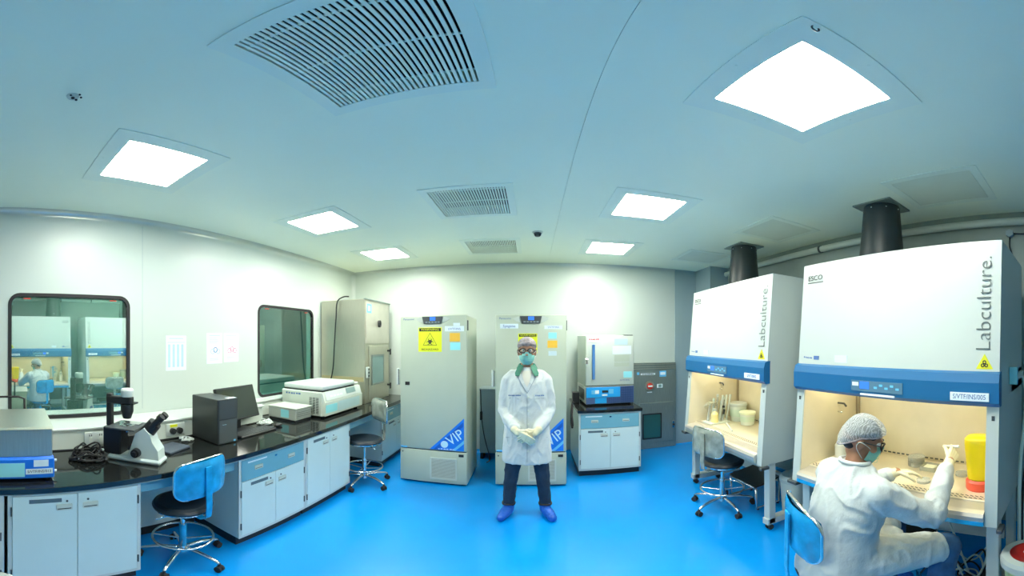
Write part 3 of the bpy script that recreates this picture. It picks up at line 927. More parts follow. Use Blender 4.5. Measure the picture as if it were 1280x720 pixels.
chair('wheeled lab chair with bright blue back at the microscope', (-1.96, 1.22, 0), R(-82), M_film, base_rot=R(28), back_w=.43)
chair('wheeled lab chair with grey back at the corner of the bench by the freezer', (-1.80, 3.40, 0), R(-38), M_filmg, base_rot=R(20), seat_h=.56, back_z=.88)
chair('wheeled lab chair with shiny grey back at the farther safety cabinet', (1.695, 2.75, 0), R(104), M_filmg, base_rot=R(19), back_z=.75, back_w=.40)
chair('wheeled lab chair with blue back that the seated person sits on', (1.24, 1.0, 0), R(65), M_film, base_rot=R(10), seat_h=.475, back_w=.42)

# ------------------------------------------------------------------ tall freezers
def biohazard(parent, cx, cz, r, y, m=None):
    """three-lobed hazard mark as flat geometry on a face that looks along -y"""
    m = m or M_ink
    mb = MB()
    ci = [2 * pi * i / 18 for i in range(18)]
    for k in range(3):
        a = pi / 2 + k * 2 * pi / 3
        x, z = cx + cos(a) * r * .52, cz + sin(a) * r * .52
        mb.ring([(x + r * .46 * cos(b), z + r * .46 * sin(b)) for b in ci], [(x + cos(a) * r * .12 + r * .32 * cos(b), z + sin(a) * r * .12 + r * .32 * sin(b)) for b in ci], 'y', y - .0006, y)
    mb.ring([(cx + r * .42 * cos(b), cz + r * .42 * sin(b)) for b in ci], [(cx + r * .30 * cos(b), cz + r * .30 * sin(b)) for b in ci], 'y', y - .0009, y)
    return mb.build('hazard_mark', m, parent)

def tri_ring(parent, cx, cz, s, w, y, m, name='hazard_triangle'):
    p = lambda q: [(cx, cz + q), (cx - q * .95, cz - q * .62), (cx + q * .95, cz - q * .62)]
    return MB().ring(p(s), p(s - w), 'y', y - .0006, y).build(name, m, parent)

def warning_sign(parent, x0, x1, z0, z1, y):
    s = bx('warning_sign', M_yellow, parent, x0, x1, y - .001, y, z0, z1)
    w, h = x1 - x0, z1 - z0
    bx('sign_header', M_ink, s, x0 + .01, x1 - .01, y - .0016, y - .001, z1 - h * .16, z1 - h * .03)
    text('WARNING', h * .12, M_yellow, s, ((x0 + x1) / 2, y - .0018, z1 - h * .095), sx=1.35)
    tri_ring(s, (x0 + x1) / 2, z0 + h * .46, h * .32, h * .028, y - .001, M_ink)
    biohazard(s, (x0 + x1) / 2, z0 + h * .41, h * .165, y - .0012)
    text('BIOHAZARD', h * .10, M_ink, s, ((x0 + x1) / 2, y - .0018, z0 + h * .095), sx=1.3)
    return s

def tall_freezer(label, loc, first):
    t = thing('tall_freezer', label, 'freezer', loc, 0, 'tall upright freezers')
    h = .387
    rbox(-h, h, .06, .66, .02, 1.965, .012, 2).build('body', M_freez, t)
    rbox(-h, h, 0, .058, .435, 1.972, .012, 2).build('door', M_freez, t)
    rbox(-h, h, .004, .058, .022, .425, .010, 2).build('lower_panel', M_freez, t)
    bx('door_gap', M_dark, t, -h + .01, h - .01, .01, .06, .425, .436)
    for x in (-.33, .33):
        for y in (.08, .60): MB().cyl((x, y, 0), (x, y, .022), .025, n=12).build('foot', M_rubber, t)
    y = -.0005
    # control panel
    MB().prism([(-.118, 1.955), (.118, 1.955), (.10, 1.875), (-.10, 1.875)], 'y', -.012, .002).build('control_panel', M_dark, t)
    bx('display', M_disp, t, -.03, .035, -.0135, -.012, 1.91, 1.95)
    for i in range(5): bx('panel_button', mat('button_grey', (.22, .27, .28), .4), t, -.08 + i * .035, -.055 + i * .035, -.0135, -.012, 1.885, 1.90)
    for s in (-1, 1):
        MB().prism([(s * .125, 1.955), (s * .20, 1.93), (s * .16, 1.90), (s * .11, 1.885)], 'y', -.004, .002).build('panel_wing', M_freezl, t)
    text('Panasonic', .032, M_inkblue, t, (-.28, -.001, 1.93), sx=1.05, name='badge')
    if first:
        warning_sign(t, -.165, .105, 1.565, 1.835, y)
        bx('label_strip', M_paper, t, .14, .355, -.001, 0, 1.79, 1.848)
        text('S/VTF/INS', .034, M_inkblue, t, (.247, -.0018, 1.815), sx=1.0)
        bx('sticker', M_paper, t, .235, .31, -.0016, -.0008, 1.85, 1.882)
        bx('orange_sticker', M_orange, t, .195, .31, -.001, 0, 1.68, 1.772)
        bx('cyan_sticker', M_cyan, t, .20, .315, -.001, 0, 1.585, 1.668)
    else:
        warning_sign(t, -.138, .07, 1.55, 1.765, y)
        bx('label_strip', M_paper, t, -.335, -.137, -.001, 0, 1.82, 1.872)
        text('Syngene', .042, M_inkblue, t, (-.236, -.0018, 1.846), sx=1.0)
        bx('label_strip', M_paper, t, .147, .342, -.001, 0, 1.815, 1.853)
        text('S/VTF/INS', .03, M_inkblue, t, (.244, -.0018, 1.833), sx=1.0)
        bx('cyan_sticker', M_cyan, t, .19, .28, -.001, 0, 1.71, 1.777)
        bx('orange_sticker', M_orange, t, .18, .287, -.001, 0, 1.61, 1.69)
        bx('pale_sticker', mat('pale_sticker', (.55, .68, .72), .6), t, .19, .28, -.001, 0, 1.525, 1.575)
    # blue corner decal
    d = MB().prism([(-.035, .445), (.355, .445), (.355, .83)], 'y', -.001, .0002).build('corner_decal', M_vblue, t)
    MB().prism([(.01, .447), (.06, .447), (.345, .735), (.345, .785)], 'y', -.0016, -.001).build('decal_stripe', mat('decal_blue', (.01, .10, .50), .4), d)
    MB().prism([(.22, .447), (.26, .447), (.355, .535), (.355, .575)], 'y', -.0016, -.001).build('decal_stripe', M_lblue, d)
    MB().cyl((.135, -.002, .515), (.135, -.001, .515), .042, n=20).build('decal_disc', mat('decal_pale', (.55, .8, .9), .4), d)
    tx = text('VIP', .165, mat('decal_pale', (.55, .8, .9), .4), d, (.258, -.0022, .60), rot=(pi / 2, R(-36), 0), sx=.9)
    small_print(d, .06, .26, .458, .012, -.001, M_paper)
    bx('lock', M_ink, t, -.325, -.27, -.006, 0, 1.182, 1.222, b=.003)
    hd = MB().box(-h - .042, -h - .018, -.012, .03, 1.18, 1.37, b=.006).build('handle', M_white, t)
    bx('handle_mount', M_freez, hd, -h - .02, -h + .006, .0, .03, 1.19, 1.36)
    bx('handle_grip', M_dark, hd, -h - .018, -h - .012, -.008, .02, 1.185, 1.36)
    bx('hinge', M_dark, t, h - .002, h + .008, .01, .06, 1.80, 1.91)
    bx('latch', M_lblue, t, -.375, -.30, -.004, 0, .438, .456)
    bx('name_plate', M_ink, t, .295, .35, -.0005, .0045, .372, .402)
    MB().ring(rrect(-.03, .275, .07, .345, .01, 2), rrect(-.012, .258, .088, .327, .006, 2), 'y', -.003, .006).build('grille_frame', M_freezl, t)
    gm = MB()
    for i in range(18): gm.box(-.012, .258, -.001, .004, .090 + i * .0132, .097 + i * .0132)
    gm.build('air_grille', M_freezl, t)['kind'] = 'stuff'
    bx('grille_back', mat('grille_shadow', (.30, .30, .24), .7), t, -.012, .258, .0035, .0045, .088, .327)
    MB().cyl((-.355, 0, .385), (-.355, .005, .385), .008, n=10).build('screw', M_dark, t)
    return t
tall_freezer('tall pale freezer with a full yellow biohazard sign and nothing in front', (-1.087, 3.66, 0), True)
tall_freezer('tall pale freezer behind the standing person', (-.012, 3.735, 0), False)

# grey cabinet in the gap between the freezers
t = thing('stabiliser_cabinet', 'low blue-grey metal cabinet in the gap between the two tall freezers', 'cabinet', (-.60, 4.66, 0))
M_sg = mat('stabiliser_grey', (.27, .36, .38), .45)
bx('body', M_sg, t, -.115, .16, 0, .30, .10, 1.0, b=.004)
bx('top_cap', M_sg, t, -.12, .165, -.006, .30, 1.0, 1.03, b=.004)
for x in (-.09, .135): bx('foot', M_black, t, x - .02, x + .02, .03, .27, 0, .10)
tag(MB().tube([(-.70, 4.64, 1.02), (-.69, 4.60, .93), (-.685, 4.60, .75), (-.675, 4.61, .58), (-.64, 4.61, .35), (-.58, 4.61, .10), (-.57, 4.60, .012), (-.60, 4.52, .009)], .007, 6, spline=5).build('hanging_cable', M_rubber), 'black cable with a plug hanging between the two tall freezers', 'cable')
bx('plug', M_rubber, bpy.data.objects['hanging_cable'], -.70, -.668, 4.585, 4.625, .60, .72, b=.006)

# ------------------------------------------------------------------ cabinet with the small freezer
cE = base_cabinet('low white cabinet with blue drawer under the small freezer', (.925, 3.99, 0), 0, W=.76, D=.86, H=.825, group='laboratory base cabinets')
t = tag(MB().box(.53, 1.32, 3.97, 4.88, .826, .862, b=.003).build('cabinet_top', M_blackg), 'short black worktop under the small white freezer', 'worktop')
t = thing('bench_freezer', 'small white bench freezer with blue control panel on black worktop', 'freezer', (.985, 4.255, .863), R(2.5))
h = .318
rbox(-h, h, .05, .60, .245, .897, .012, 2).build('body', M_freezl, t)
rbox(-h, h, 0, .048, .255, .893, .012, 2).build('door', M_freezl, t)
bx('door_seal', M_dark, t, -h + .006, h - .006, .03, .06, .262, .886)
bx('base', mat('freezer_base', (.52, .57, .52), .4), t, -h, h, .012, .60, .02, .246, b=.004)
bx('base_panel', mat('panel_navy', (.06, .12, .30), .4), t, -h + .004, h - .004, 0, .012, .022, .24)
cp = bx('control_panel', mat('panel_blue', (.01, .36, .85), .35), t, -h + .006, .13, -.006, 0, .105, .235, b=.004)
bx('display', M_lblue, cp, -.245, -.185, -.0075, -.006, .15, .20)
bx('readout', M_paper, cp, -.20, -.15, -.009, -.0075, .155, .20)
bx('readout', M_ink, cp, -.11, -.03, -.0075, -.006, .165, .195)
bx('readout', M_lblue, cp, -.02, .04, -.0075, -.006, .15, .21); bx('readout', M_paper, cp, -.11, -.04, -.0075, -.006, .125, .145)
bx('lower_panel', mat('panel_blue', (.01, .36, .85), .35), t, -.20, -.05, -.003, 0, .03, .10)
gm = MB()
for i in range(10): gm.box(.14 + i * .0165, .15 + i * .0165, -.004, 0, .03, .235)
for i in range(7): gm.box(.14, .305, -.004, 0, .035 + i * .03, .043 + i * .03)
for i in range(10): gm.box(-.04 + i * .018, -.03 + i * .018, -.004, 0, .03, .098)
gm.build('air_grille', mat('grille_blue', (.02, .06, .20), .4), t)['kind'] = 'stuff'
hd = MB().box(-.24, -.205, -.03, -.012, .34, .78, b=.006).build('handle', mat('handle_blue', (.06, .20, .50), .4), t)
for z in (.36, .755): bx('handle_mount', M_dark, hd, -.232, -.213, -.014, 0, z - .015, z + .015)
tg_ = bx('name_tag', M_paper, t, -.30, -.12, -.002, 0, .805, .875, b=.001)
small_print(tg_, -.275, -.145, .842, .022, -.002, M_red)
for (x0, x1, z0, z1, m) in ((.055, .23, .775, .85, mat('pale_sheet', (.50, .66, .74), .6)), (.03, .28, .655, .76, M_paper), (.05, .255, .56, .64, M_freez), (.05, .255, .495, .545, M_freez), (.175, .29, .35, .43, M_cyan)):
    bx('sticker', m, t, x0, x1, -.0015, 0, z0, z1)
text('S/VTF/INS', .028, M_inkblue, t, (.19, -.002, .318), sx=1.1)
bx('latch', M_chrome, t, -h - .006, -h + .03, -.012, .02, .53, .60, b=.004)
bx('hinge', M_dark, t, .18, .30, .0, .05, .893, .902)
bx('grille_side', M_dark, t, -h - .001, -h, .10, .50, .06, .20)
for x in (-.27, .27):
    for y in (.05, .55): MB().cyl((x, y, 0), (x, y, .022), .02, n=10).build('foot', M_rubber, t)
t = thing('plug_box', 'black plug box with looped cables beside the small freezer', 'plug box', (.575, 4.55, .863))
bx('box_body', M_black, t, -.04, .05, -.05, .06, 0, .14, b=.005)
tag(MB().tube([(.515, 4.25, .92), (.49, 4.2, .90), (.475, 4.15, .80), (.47, 4.12, .70), (.48, 4.1, .62), (.492, 4.12, .66), (.488, 4.16, .76), (.50, 4.22, .84), (.512, 4.3, .875)], .010, 7, spline=5).build('looped_cable', M_rubber), 'black cable looped down between the right freezer and the small cabinet', 'cable')

# ------------------------------------------------------------------ steel hatch on the back wall
t = thing('steel_hatch', 'dark stainless transfer hatch with red switch set in the back wall', 'hatch', (1.84, 4.925, 0))
bx('body', M_steeld, t, -.36, .345, 0, .053, .0, 1.355, b=.004)
for z in (1.325, 1.29, 1.26): bx('top_rib', M_steel, t, -.36, .34, -.004, 0, z, z + .010)
bx('name_strip', M_paper, t, -.23, .0, -.002, 0, 1.17, 1.195)
small_print(t, -.21, -.02, 1.183, .014, -.002, M_ink, n=9)
bx('info_sticker', M_lblue, t, .07, .18, -.002, 0, 1.135, 1.225)
bx('info_lines', M_paper, t, .085, .165, -.0026, -.002, 1.165, 1.205)
bx('round_sticker', M_lblue, t, -.29, -.255, -.002, 0, 1.175, 1.215)
sw = MB().cyl((-.09, -.012, 1.0), (-.09, 0, 1.0), .075, n=28).build('switch_plate', M_steel, t)
MB().cyl((-.09, -.03, 1.0), (-.09, -.012, 1.0), .048, n=24).build('switch_knob', M_red, sw)
bx('switch_lever', M_paper, sw, -.125, -.055, -.04, -.03, .99, 1.012)
bx('switch_label', M_paper, t, -.13, -.05, -.002, 0, .895, .912)
bx('gauge', M_paper, t, .03, .12, -.01, 0, .965, 1.025, b=.003)
bx('gauge_face', mat('gauge_green', (.2, .35, .33), .3), t, .05, .10, -.0106, -.01, .975, 1.015)
dd = bx('door', M_steeld, t, -.26, .30, -.014, 0, .10, .74, b=.005)
MB().ring(rrect(-.21, .10, .16, .57, .01, 2), rrect(-.19, .08, .18, .55, .01, 2), 'y', -.02, -.012).build('window_frame', M_black, dd)
bx('window_pane', mat('hatch_pane', (.03, .12, .12), .08), dd, -.19, .08, -.017, -.014, .18, .55)
lt = bx('latch', M_chrome, dd, .27, .315, -.03, -.014, .31, .43, b=.006)
MB().cyl((.292, -.045, .37), (.292, -.03, .37), .016, n=12).build('latch_knob', M_dark, lt)

# ------------------------------------------------------------------ biological safety cabinets on the right
# local frame: x runs into the wall, y to the back of the room, origin on the floor below the front sill
HW = .69
def fx(z): return .12 * (z - .66) / 1.57      # sloping front
def safety_cabinet(label, loc, number, near):
    t = thing('safety_cabinet', label, 'safety cabinet', loc, 0, 'biological safety cabinets')
    D = .82
    # upper housing
    uh = MB().prism([(fx(1.50) - .004, 1.50), (D, 1.50), (D, 2.23), (fx(2.23), 2.23)], 'y', -HW, HW).build('upper_housing', M_hoodw, t)
    bx('housing_back', M_hoodw, t, .40, D, -HW, HW, 1.37, 1.50)
    for s in (-1, 1):
        y0, y1 = (s * HW, s * (HW - .065))
        sp = MB().prism([(fx(.66), .66), (D, .66), (D, 1.50), (fx(1.50), 1.50)], 'y', min(y0, y1), max(y0, y1)).build('side_panel', M_hoodw, t)
        bx('bracket', M_dark, sp, -.025, .06, s * HW - .03 - (.03 if s > 0 else 0), s * HW + .03 - (.0 if s > 0 else .03), .635, .66, b=.004)
        MB().prism([(fx(.76) + .008, .76), (.67, .76), (.67, 1.42), (fx(1.42) + .008, 1.42)], 'y', s * (HW - .0655), s * (HW - .069)).build('side_liner', M_steelw, sp)
        bx('sash_guide', M_dark, sp, fx(1.28) - .003, fx(1.28) + .01, s * (HW - .03) - .008, s * (HW - .03) + .008, 1.27, 1.295)
    # blue control fascia
    prof = [(fx(1.52) - .006, 1.525), (fx(1.50) - .03, 1.515), (fx(1.46) - .042, 1.47), (fx(1.37) - .034, 1.365), (fx(1.35) - .012, 1.345), (fx(1.35) + .03, 1.345), (fx(1.5) + .02, 1.50), (fx(1.52) + .02, 1.525)]
    cf = MB().prism(prof, 'y', -HW - .006, HW + .006).build('control_fascia', M_blue, t)
    zc = 1.42; sl = math.atan2(.008, .10)
    xf = fx(1.42) - .041
    def plate(nm, m, ya, yb, za, zb, d=.003, par=None):
        return bx(nm, m, par or cf, xf - d, xf + .004, ya, yb, za, zb)
    dp = plate('display_panel', mat('panel_slate', (.09, .20, .30), .35), -.16, .19, 1.385, 1.447, .003)
    plate('display', M_disp, .06, .125, 1.40, 1.442, .005, dp)
    plate('indicator', M_paper, .135, .18, 1.415, 1.437, .005, dp)
    for i in range(5): plate('key', M_lblue, -.14 + i * .036, -.118 + i * .036, 1.405 + .015 * (i % 2), 1.417 + .015 * (i % 2), .005, dp)
    plate('fascia_grip', M_paper, -.11, .12, 1.362, 1.372, .008, cf)
    ns = plate('number_strip', M_paper, -.645, -.44, 1.375, 1.418, .004)
    text('S/VTF/INS' + number, .036, M_inkblue, ns, (xf - .0046, -.5425, 1.396), rot=(pi / 2, 0, -pi / 2), sx=.82)
    # lettering on the sloping white front; tilt follows the slope
    tilt = math.atan2(.12, 1.57)
    def front_text(body, size, y, z, m, sx=1., up=False, nm='lettering', thin=0.):
        e = (Matrix.Rotation(-pi / 2, 4, 'Z') @ Matrix.Rotation(pi / 2, 4, 'X'))
        tl = Matrix.Rotation(tilt, 4, 'Y')
        rr = tl @ e
        if up: rr = rr @ Matrix.Rotation(pi / 2, 4, 'Z')
        o = text(body, size, m, uh, (fx(z) - .0062, y, z), rot=rr.to_euler(), sx=sx, name=nm, thin=thin)
        return o
    front_text('Labculture.', .115, -.605, 1.885, mat('logo_grey', (.10, .13, .13), .5), 1.0, True, thin=-.0016)
    front_text('ESCO', .05, .57, 2.125, M_ink, 1.1)
    bx('logo_rule', M_ink, uh, fx(2.09) - .004, fx(2.09) + .004, .50, .64, 2.091, 2.095)
    sp_ = small_print(uh, -.04, .04, 0, .012, 0, M_inkblue)
    sp_.location = (fx(1.568) - .0045, .60, 1.568); sp_.rotation_euler = (0, tilt, -pi / 2)
    bx('rating_mark', M_inkblue, uh, fx(1.56) - .006, fx(1.56) + .004, .50, .545, 1.556, 1.582)
    bx('info_sticker', mat('pale_sheet2', (.62, .74, .80), .6), uh, fx(1.56) - .006, fx(1.56) + .004, .26, .36, 1.545, 1.59)
    z0, z1 = 1.537, 1.615
    tri = MB().prism([(-.61, z1), (-.656, z0), (-.564, z0)], 'x', fx(1.57) - .007, fx(1.57) + .006).build('hazard_triangle', mat('triangle_yellow', (.75, .72, .02), .5), uh)
    mb = MB()
    ci = [2 * pi * i / 14 for i in range(14)]
    for k in range(3):
        a = pi / 2 + k * 2 * pi / 3
        y_, z_ = -.61 + .011 * cos(a), 1.562 + .011 * sin(a)
        mb.ring([(y_ + .010 * cos(b), z_ + .010 * sin(b)) for b in ci], [(y_ + .005 * cos(b), z_ + .005 * sin(b)) for b in ci], 'x', fx(1.57) - .008, fx(1.57) - .007)
    mb.build('hazard_mark', M_ink, tri)
    # inside
    bx('back_wall', M_steelw, t, .665, .69, -HW + .066, HW - .066, .70, 1.45)
    for y in (.615, .59): bx('back_rail', mat('rail_brown', (.40, .34, .24), .4, .5), t, .655, .665, y - .006, y + .006, .78, 1.42)
    tray = bx('work_tray', M_steelw, t, .10, .66, -HW + .067, HW - .067, .745, .775, b=.002)
    gm = MB()
    ny = 44
    for i in range(ny):
        y = -HW + .09 + (2 * HW - .18) * i / (ny - 1)
        for k in range(2):
            gm.add([(.112 + k * .026, y - .010, .7765), (.120 + k * .026, y - .012, .7765), (.132 + k * .026, y + .010, .7765), (.124 + k * .026, y + .012, .7765)], [(0, 1, 2, 3)])
    gm.build('intake_slot', M_dark, tray)['kind'] = 'stuff'
    mb = MB()
    for i in range(30):
        y = -HW + .12 + (2 * HW - .24) * i / 29
        mb.box(.648, .652, y - .012, y + .012, .79, .80)
    mb.build('rear_slot', M_dark, tray)['kind'] = 'stuff'
    bx('ceiling_baffle', M_hoodw, t, .12, .66, -HW + .066, HW - .066, 1.425, 1.44)
    for yy in (-.31, .31):
        MB().cyl((.30, yy - .28, 1.405), (.30, yy + .28, 1.405), .014, n=12).build('lamp_tube', M_tube, t)
    # front sill and skirt
    sill = MB().prism([(-.02, .70), (-.024, .728), (-.012, .748), (.02, .756), (.10, .766), (.10, .70)], 'y', -HW + .066, HW - .066).build('armrest', mat('armrest_steel', (.52, .50, .45), .3, .4), t)
    bx('skirt', M_steel, t, .0, .66, -HW + .066, HW - .066, .66, .70)
    bx('skirt_lip', M_film if near else M_steel, sill, -.021, -.0, -HW + .066, HW - .066, .672, .70)  # blue floor reflection put into the near lip's colour, no film there
    MB().tube([(.42, HW - .07, 1.2), (.42, HW - .13, 1.2), (.42, HW - .15, 1.18)], .008, 7).build('gas_tap', M_dark, t)
    MB().tube([(.42, HW - .07, 1.13), (.42, HW - .11, 1.13)], .006, 7).build('gas_tap', M_chrome, t)
    # stand
    for s in (-1, 1):
        y = s * (HW - .045)
        sf = MB()
        sf.box(.09, .155, y - .035, y + .035, .07, .66, b=.004)
        sf.box(.60, .66, y - .03, y + .03, .07, .66, b=.004)
        sf.box(.075, .70, y - .035, y + .035, .062, .125, b=.004)
        lg_ = sf.build('stand_frame', M_hoodw, t)
        for x in (.12, .42, .66):
            c = MB().cyl((x, y, .048), (x, y, .063), .012, n=8)
            for q in (-1, 1): c.cyl((x, y + q * .008, .026), (x, y + q * .026, .026), .0255, n=14)
            c.box(x - .02, x + .02, y - .014, y + .014, .028, .05, b=.004)
            c.build('caster', M_rubber, lg_)
    bx('rear_beam', M_hoodw, t, .60, .64, -HW + .085, HW - .085, .20, .30)
    return t
HX = 1.65
safety_cabinet('white safety cabinet with blue band at which the person sits', (HX, 1.06, 0), '/005', True)
safety_cabinet('white safety cabinet with blue band and an empty chair in front', (HX, 2.79, 0), '', False)

# exhaust ducts up to the ceiling
M_duct = mat('duct_black', (.018, .028, .032), .42, var=.2)
for (x, y, l) in ((2.385, 1.48, 'black tapered exhaust duct on top of the first safety cabinet'), (2.36, 3.34, 'black tapered exhaust duct on top of the farther safety cabinet')):
    t = thing('exhaust_duct', l, 'duct', (x, y, 2.2305), 0, 'black exhaust ducts')
    MB().lathe([(.0, .0), (.185, .0), (.185, .14), (.165, .35), (.148, .592)], n=28).build('duct_shell', M_duct, t)
    bx('ceiling_flange', M_steeld, t, -.168, .168, -.172, .172, .586, .599)
    for a in range(8): MB().ell((.152 * cos(a * .785), .152 * sin(a * .785), .55), (.008, .008, .008), 8, 5).build('rivet', M_chrome, t)
    MB().ell((-.18, -.02, .10), (.011, .011, .011), 8, 6).build('screw', M_paper, t)

# ---- things inside the farther cabinet
TZ = .7755
def tub(loc, r, h, label, lidm):
    t = thing('plastic_tub', label, 'tub', loc, 0, 'plastic tubs in the safety cabinet')
    MB().lathe([(0, .0), (r * .84, .0), (r * .86, .006), (r * .97, h * .86), (r, h * .87)], n=28).build('tub_body', mat('tub_white', (.70, .77, .70), .4), t)
    MB().lathe([(r * 1.03, h * .82), (r * 1.05, h * .86), (r * 1.05, h * .97), (r * .98, h), (0, h)], n=28).build('lid', lidm, t)
    MB().lathe([(r * .93, h * .28), (r * .965, h * .66)], n=28).build('label', mat('tub_label', (.62, .76, .64), .5), t)
tub((2.19, 3.21, TZ), .10, .21, 'taller white tub with lid at the back of the cabinet', M_hoodw)
tub((2.16, 2.99, TZ), .085, .145, 'shorter pale tub beside the taller lidded tub', mat('tub_lid', (.80, .86, .66), .4))
t = thing('bottle_rack', 'white tilted rack of pipette tubes and bottles by the cabinet side wall', 'rack', (1.93, 3.27, TZ), R(4))
bx('tray', M_offw, t, -.13, .125, -.11, .06, 0, .02, b=.004)
for i in range(5):
    x = -.09 + i * .05
    MB().cyl((x, .02 - .02 * (i % 2), .02), (x + .03, .02, .20 + .04 * (i % 3)), .016, .012, n=10).build('tube', M_hoodw if i % 2 else M_plas, t)
    MB().cyl((x + .03, .02, .20 + .04 * (i % 3)), (x + .035, .02, .23 + .04 * (i % 3)), .015, n=10).build('tube_cap', M_offw if i % 2 else M_hoodw, t)
bt = MB().lathe([(0, 0), (.038, 0), (.04, .01), (.04, .09), (.018, .12), (.018, .14), (0, .14)], (-.06, -.07, .02), 18).build('bottle', mat('bottle_amber', (.80, .70, .32), .25), t)
MB().lathe([(.02, .125), (.02, .15), (0, .15)], (-.06, -.07, .02), 14).build('bottle_cap', M_hoodw, bt)
for k in range(3): MB().cyl((.0 + .05 * k, -.06, .02), (.09 + .05 * k, -.02, .30), .012, .014, n=10).build('pipette', M_hoodw, t)
MB().cyl((.05, -.075, .10), (.075, -.06, .145), .012, n=10).build('pipette_button', M_ink, t)
MB().cyl((.06, -.065, .17), (.068, -.06, .19), .014, n=10).build('pipette_button', M_ink, t)
rng2 = random.Random(5)
for k in range(3):
    MB().tube([(-.12 + .03 * k, .0, .16 + .02 * k), (-.16, -.02, .20), (-.13 + .05 * k, -.04, .24), (-.05 + .03 * k, -.02, .22), (-.02, .02, .17)], .004, 6, spline=4).build('hose', M_steel, t)
tag(MB().cyl((1.98, 3.12, TZ + .012), (1.84, 2.80, TZ + .012), .011, .009, n=10).build('serological_pipette', M_offw), 'pale long pipette lying on the tray of the farther cabinet', 'pipette')

# ---- things inside the near cabinet
t = thing('sharps_bin', 'yellow sharps bin with a red base inside the first safety cabinet', 'sharps bin', (1.93, .535, TZ))
MB().lathe([(0, .0), (.078, .0), (.082, .01), (.082, .055), (.07, .07)], n=24).build('red_base', mat('bin_red', (.80, .10, .05), .4), t)
MB().loft([(0, 0, .068, .066, .066), (0, 0, .08, .070, .070), (0, 0, .30, .088, .088), (0, 0, .325, .086, .086), (0, 0, .335, .078, .078)]).build('yellow_body', M_yel, t)
def dish(x, y, r, h, label, m):
    t = thing('petri_dish', label, 'petri dish', (x, y, TZ), 0, 'culture dishes on the tray')
    MB().lathe([(0, 0), (r * .95, 0), (r * .95, h * .8)], n=20).build('dish_bottom', m, t)
    MB().lathe([(r, h * .35), (r, h), (0, h)], n=20).build('dish_lid', M_plas, t)
M_pink = mat('pink_medium', (.85, .35, .38), .3)
dish(1.93, .77, .035, .025, 'culture dish with pink medium beside the sharps bin', M_pink)
dish(2.10, .70, .045, .02, 'clear culture dish near the back wall by the sharps bin', M_plas)
dish(2.16, .83, .045, .02, 'clear culture dish behind the raised glove', M_plas)
dish(1.90, .88, .045, .018, 'clear culture dish in front of the gloved hands', M_plas)
t = thing('dish_stack', 'stack of clear plastic dishes behind the gloved hand', 'dishes', (2.17, 1.06, TZ))
for k in range(4): MB().lathe([(0, k * .018), (.06, k * .018), (.06, k * .018 + .016), (0, k * .018 + .016)], n=22).build('dish', M_plas, t)
t = thing('flask_tray', 'low clear tray of plastic flasks behind the gloved hands', 'tray', (2.13, .95, TZ))
MB().ring(rrect(-.055, .055, -.07, .045, .01, 2), rrect(-.05, .05, -.065, .04, .01, 2), 'z', 0, .03).build('tray_rim', M_plas, t)
bx('flask', mat('flask_pale', (.80, .84, .70), .2), t, -.04, .04, -.05, .03, .001, .022, b=.004)
for i, (x, y, hh) in enumerate(((2.10, 1.60, .24), (2.20, 1.52, .28), (1.98, 1.58, .18), (2.08, 1.47, .21))):
    t = thing('reagent_bottle', ('white reagent bottle by the cabinet side wall', 'tall pale reagent bottle at the back of the cabinet', 'short white reagent bottle near the cabinet front', 'pale reagent bottle with blue cap beside the seated person')[i], 'bottle', (x, y, TZ), 0, 'bottles behind the seated person')
    MB().lathe([(0, 0), (.042, 0), (.045, .008), (.045, hh * .68), (.02, hh * .86), (.02, hh * .9)], n=20).build('bottle_body', mat('bottle_white%d' % (i % 2), ((.82, .82, .74), (.70, .72, .60))[i % 2], .3), t)
    MB().lathe([(.024, hh * .86), (.024, hh), (0, hh)], n=16).build('bottle_cap', M_lblue if i == 3 else M_hoodw, t)
t = thing('pipette_stand', 'white pipette stand behind the head of the seated person', 'pipette stand', (1.96, 1.40, TZ))
MB().lathe([(0, 0), (.06, 0), (.06, .012), (.012, .02), (.012, .30), (.05, .305), (.05, .32), (0, .32)], n=20).build('stand_post', M_hoodw, t)
for k in range(4):
    a = k * pi / 2 + .4
    MB().cyl((.055 * cos(a), .055 * sin(a), .10), (.055 * cos(a), .055 * sin(a), .34), .007, .014, n=10).build('pipette', M_hoodw if k % 2 else M_lblue, t)

# ---- under and beside the cabinets
def footrest(loc, label, rz=0.):
    t = thing('footrest', label, 'footrest', loc, rz, 'footrests under the safety cabinets')
    MB(Matrix.Translation((0, 0, .27)) @ Matrix.Rotation(R(-8), 4, 'Y')).box(-.15, .15, -.22, .22, 0, .02, b=.004).build('top_board', mat('board_black', (.016, .020, .020), .3), t)
    for y in (-.21, .21):
        MB().tube([(-.14, y, .24), (-.14, y, .02), (.14, y, .02), (.14, y, .28)], .012, 8).build('side_frame', M_chrome, t)
    MB().tube([(-.155, -.2, .252), (-.155, .2, .252)], .010, 8).build('front_rail', M_chrome, t)
    for y in (-.21, .21):
        for x in (-.12, .12): MB().cyl((x, y, 0), (x, y, .012), .014, n=8).build('foot_pad', M_rubber, t)
footrest((2.05, 2.72, 0), 'black-topped metal footrest under the farther safety cabinet')
footrest((1.98, 1.10, 0), 'black-topped metal footrest under the occupied safety cabinet')

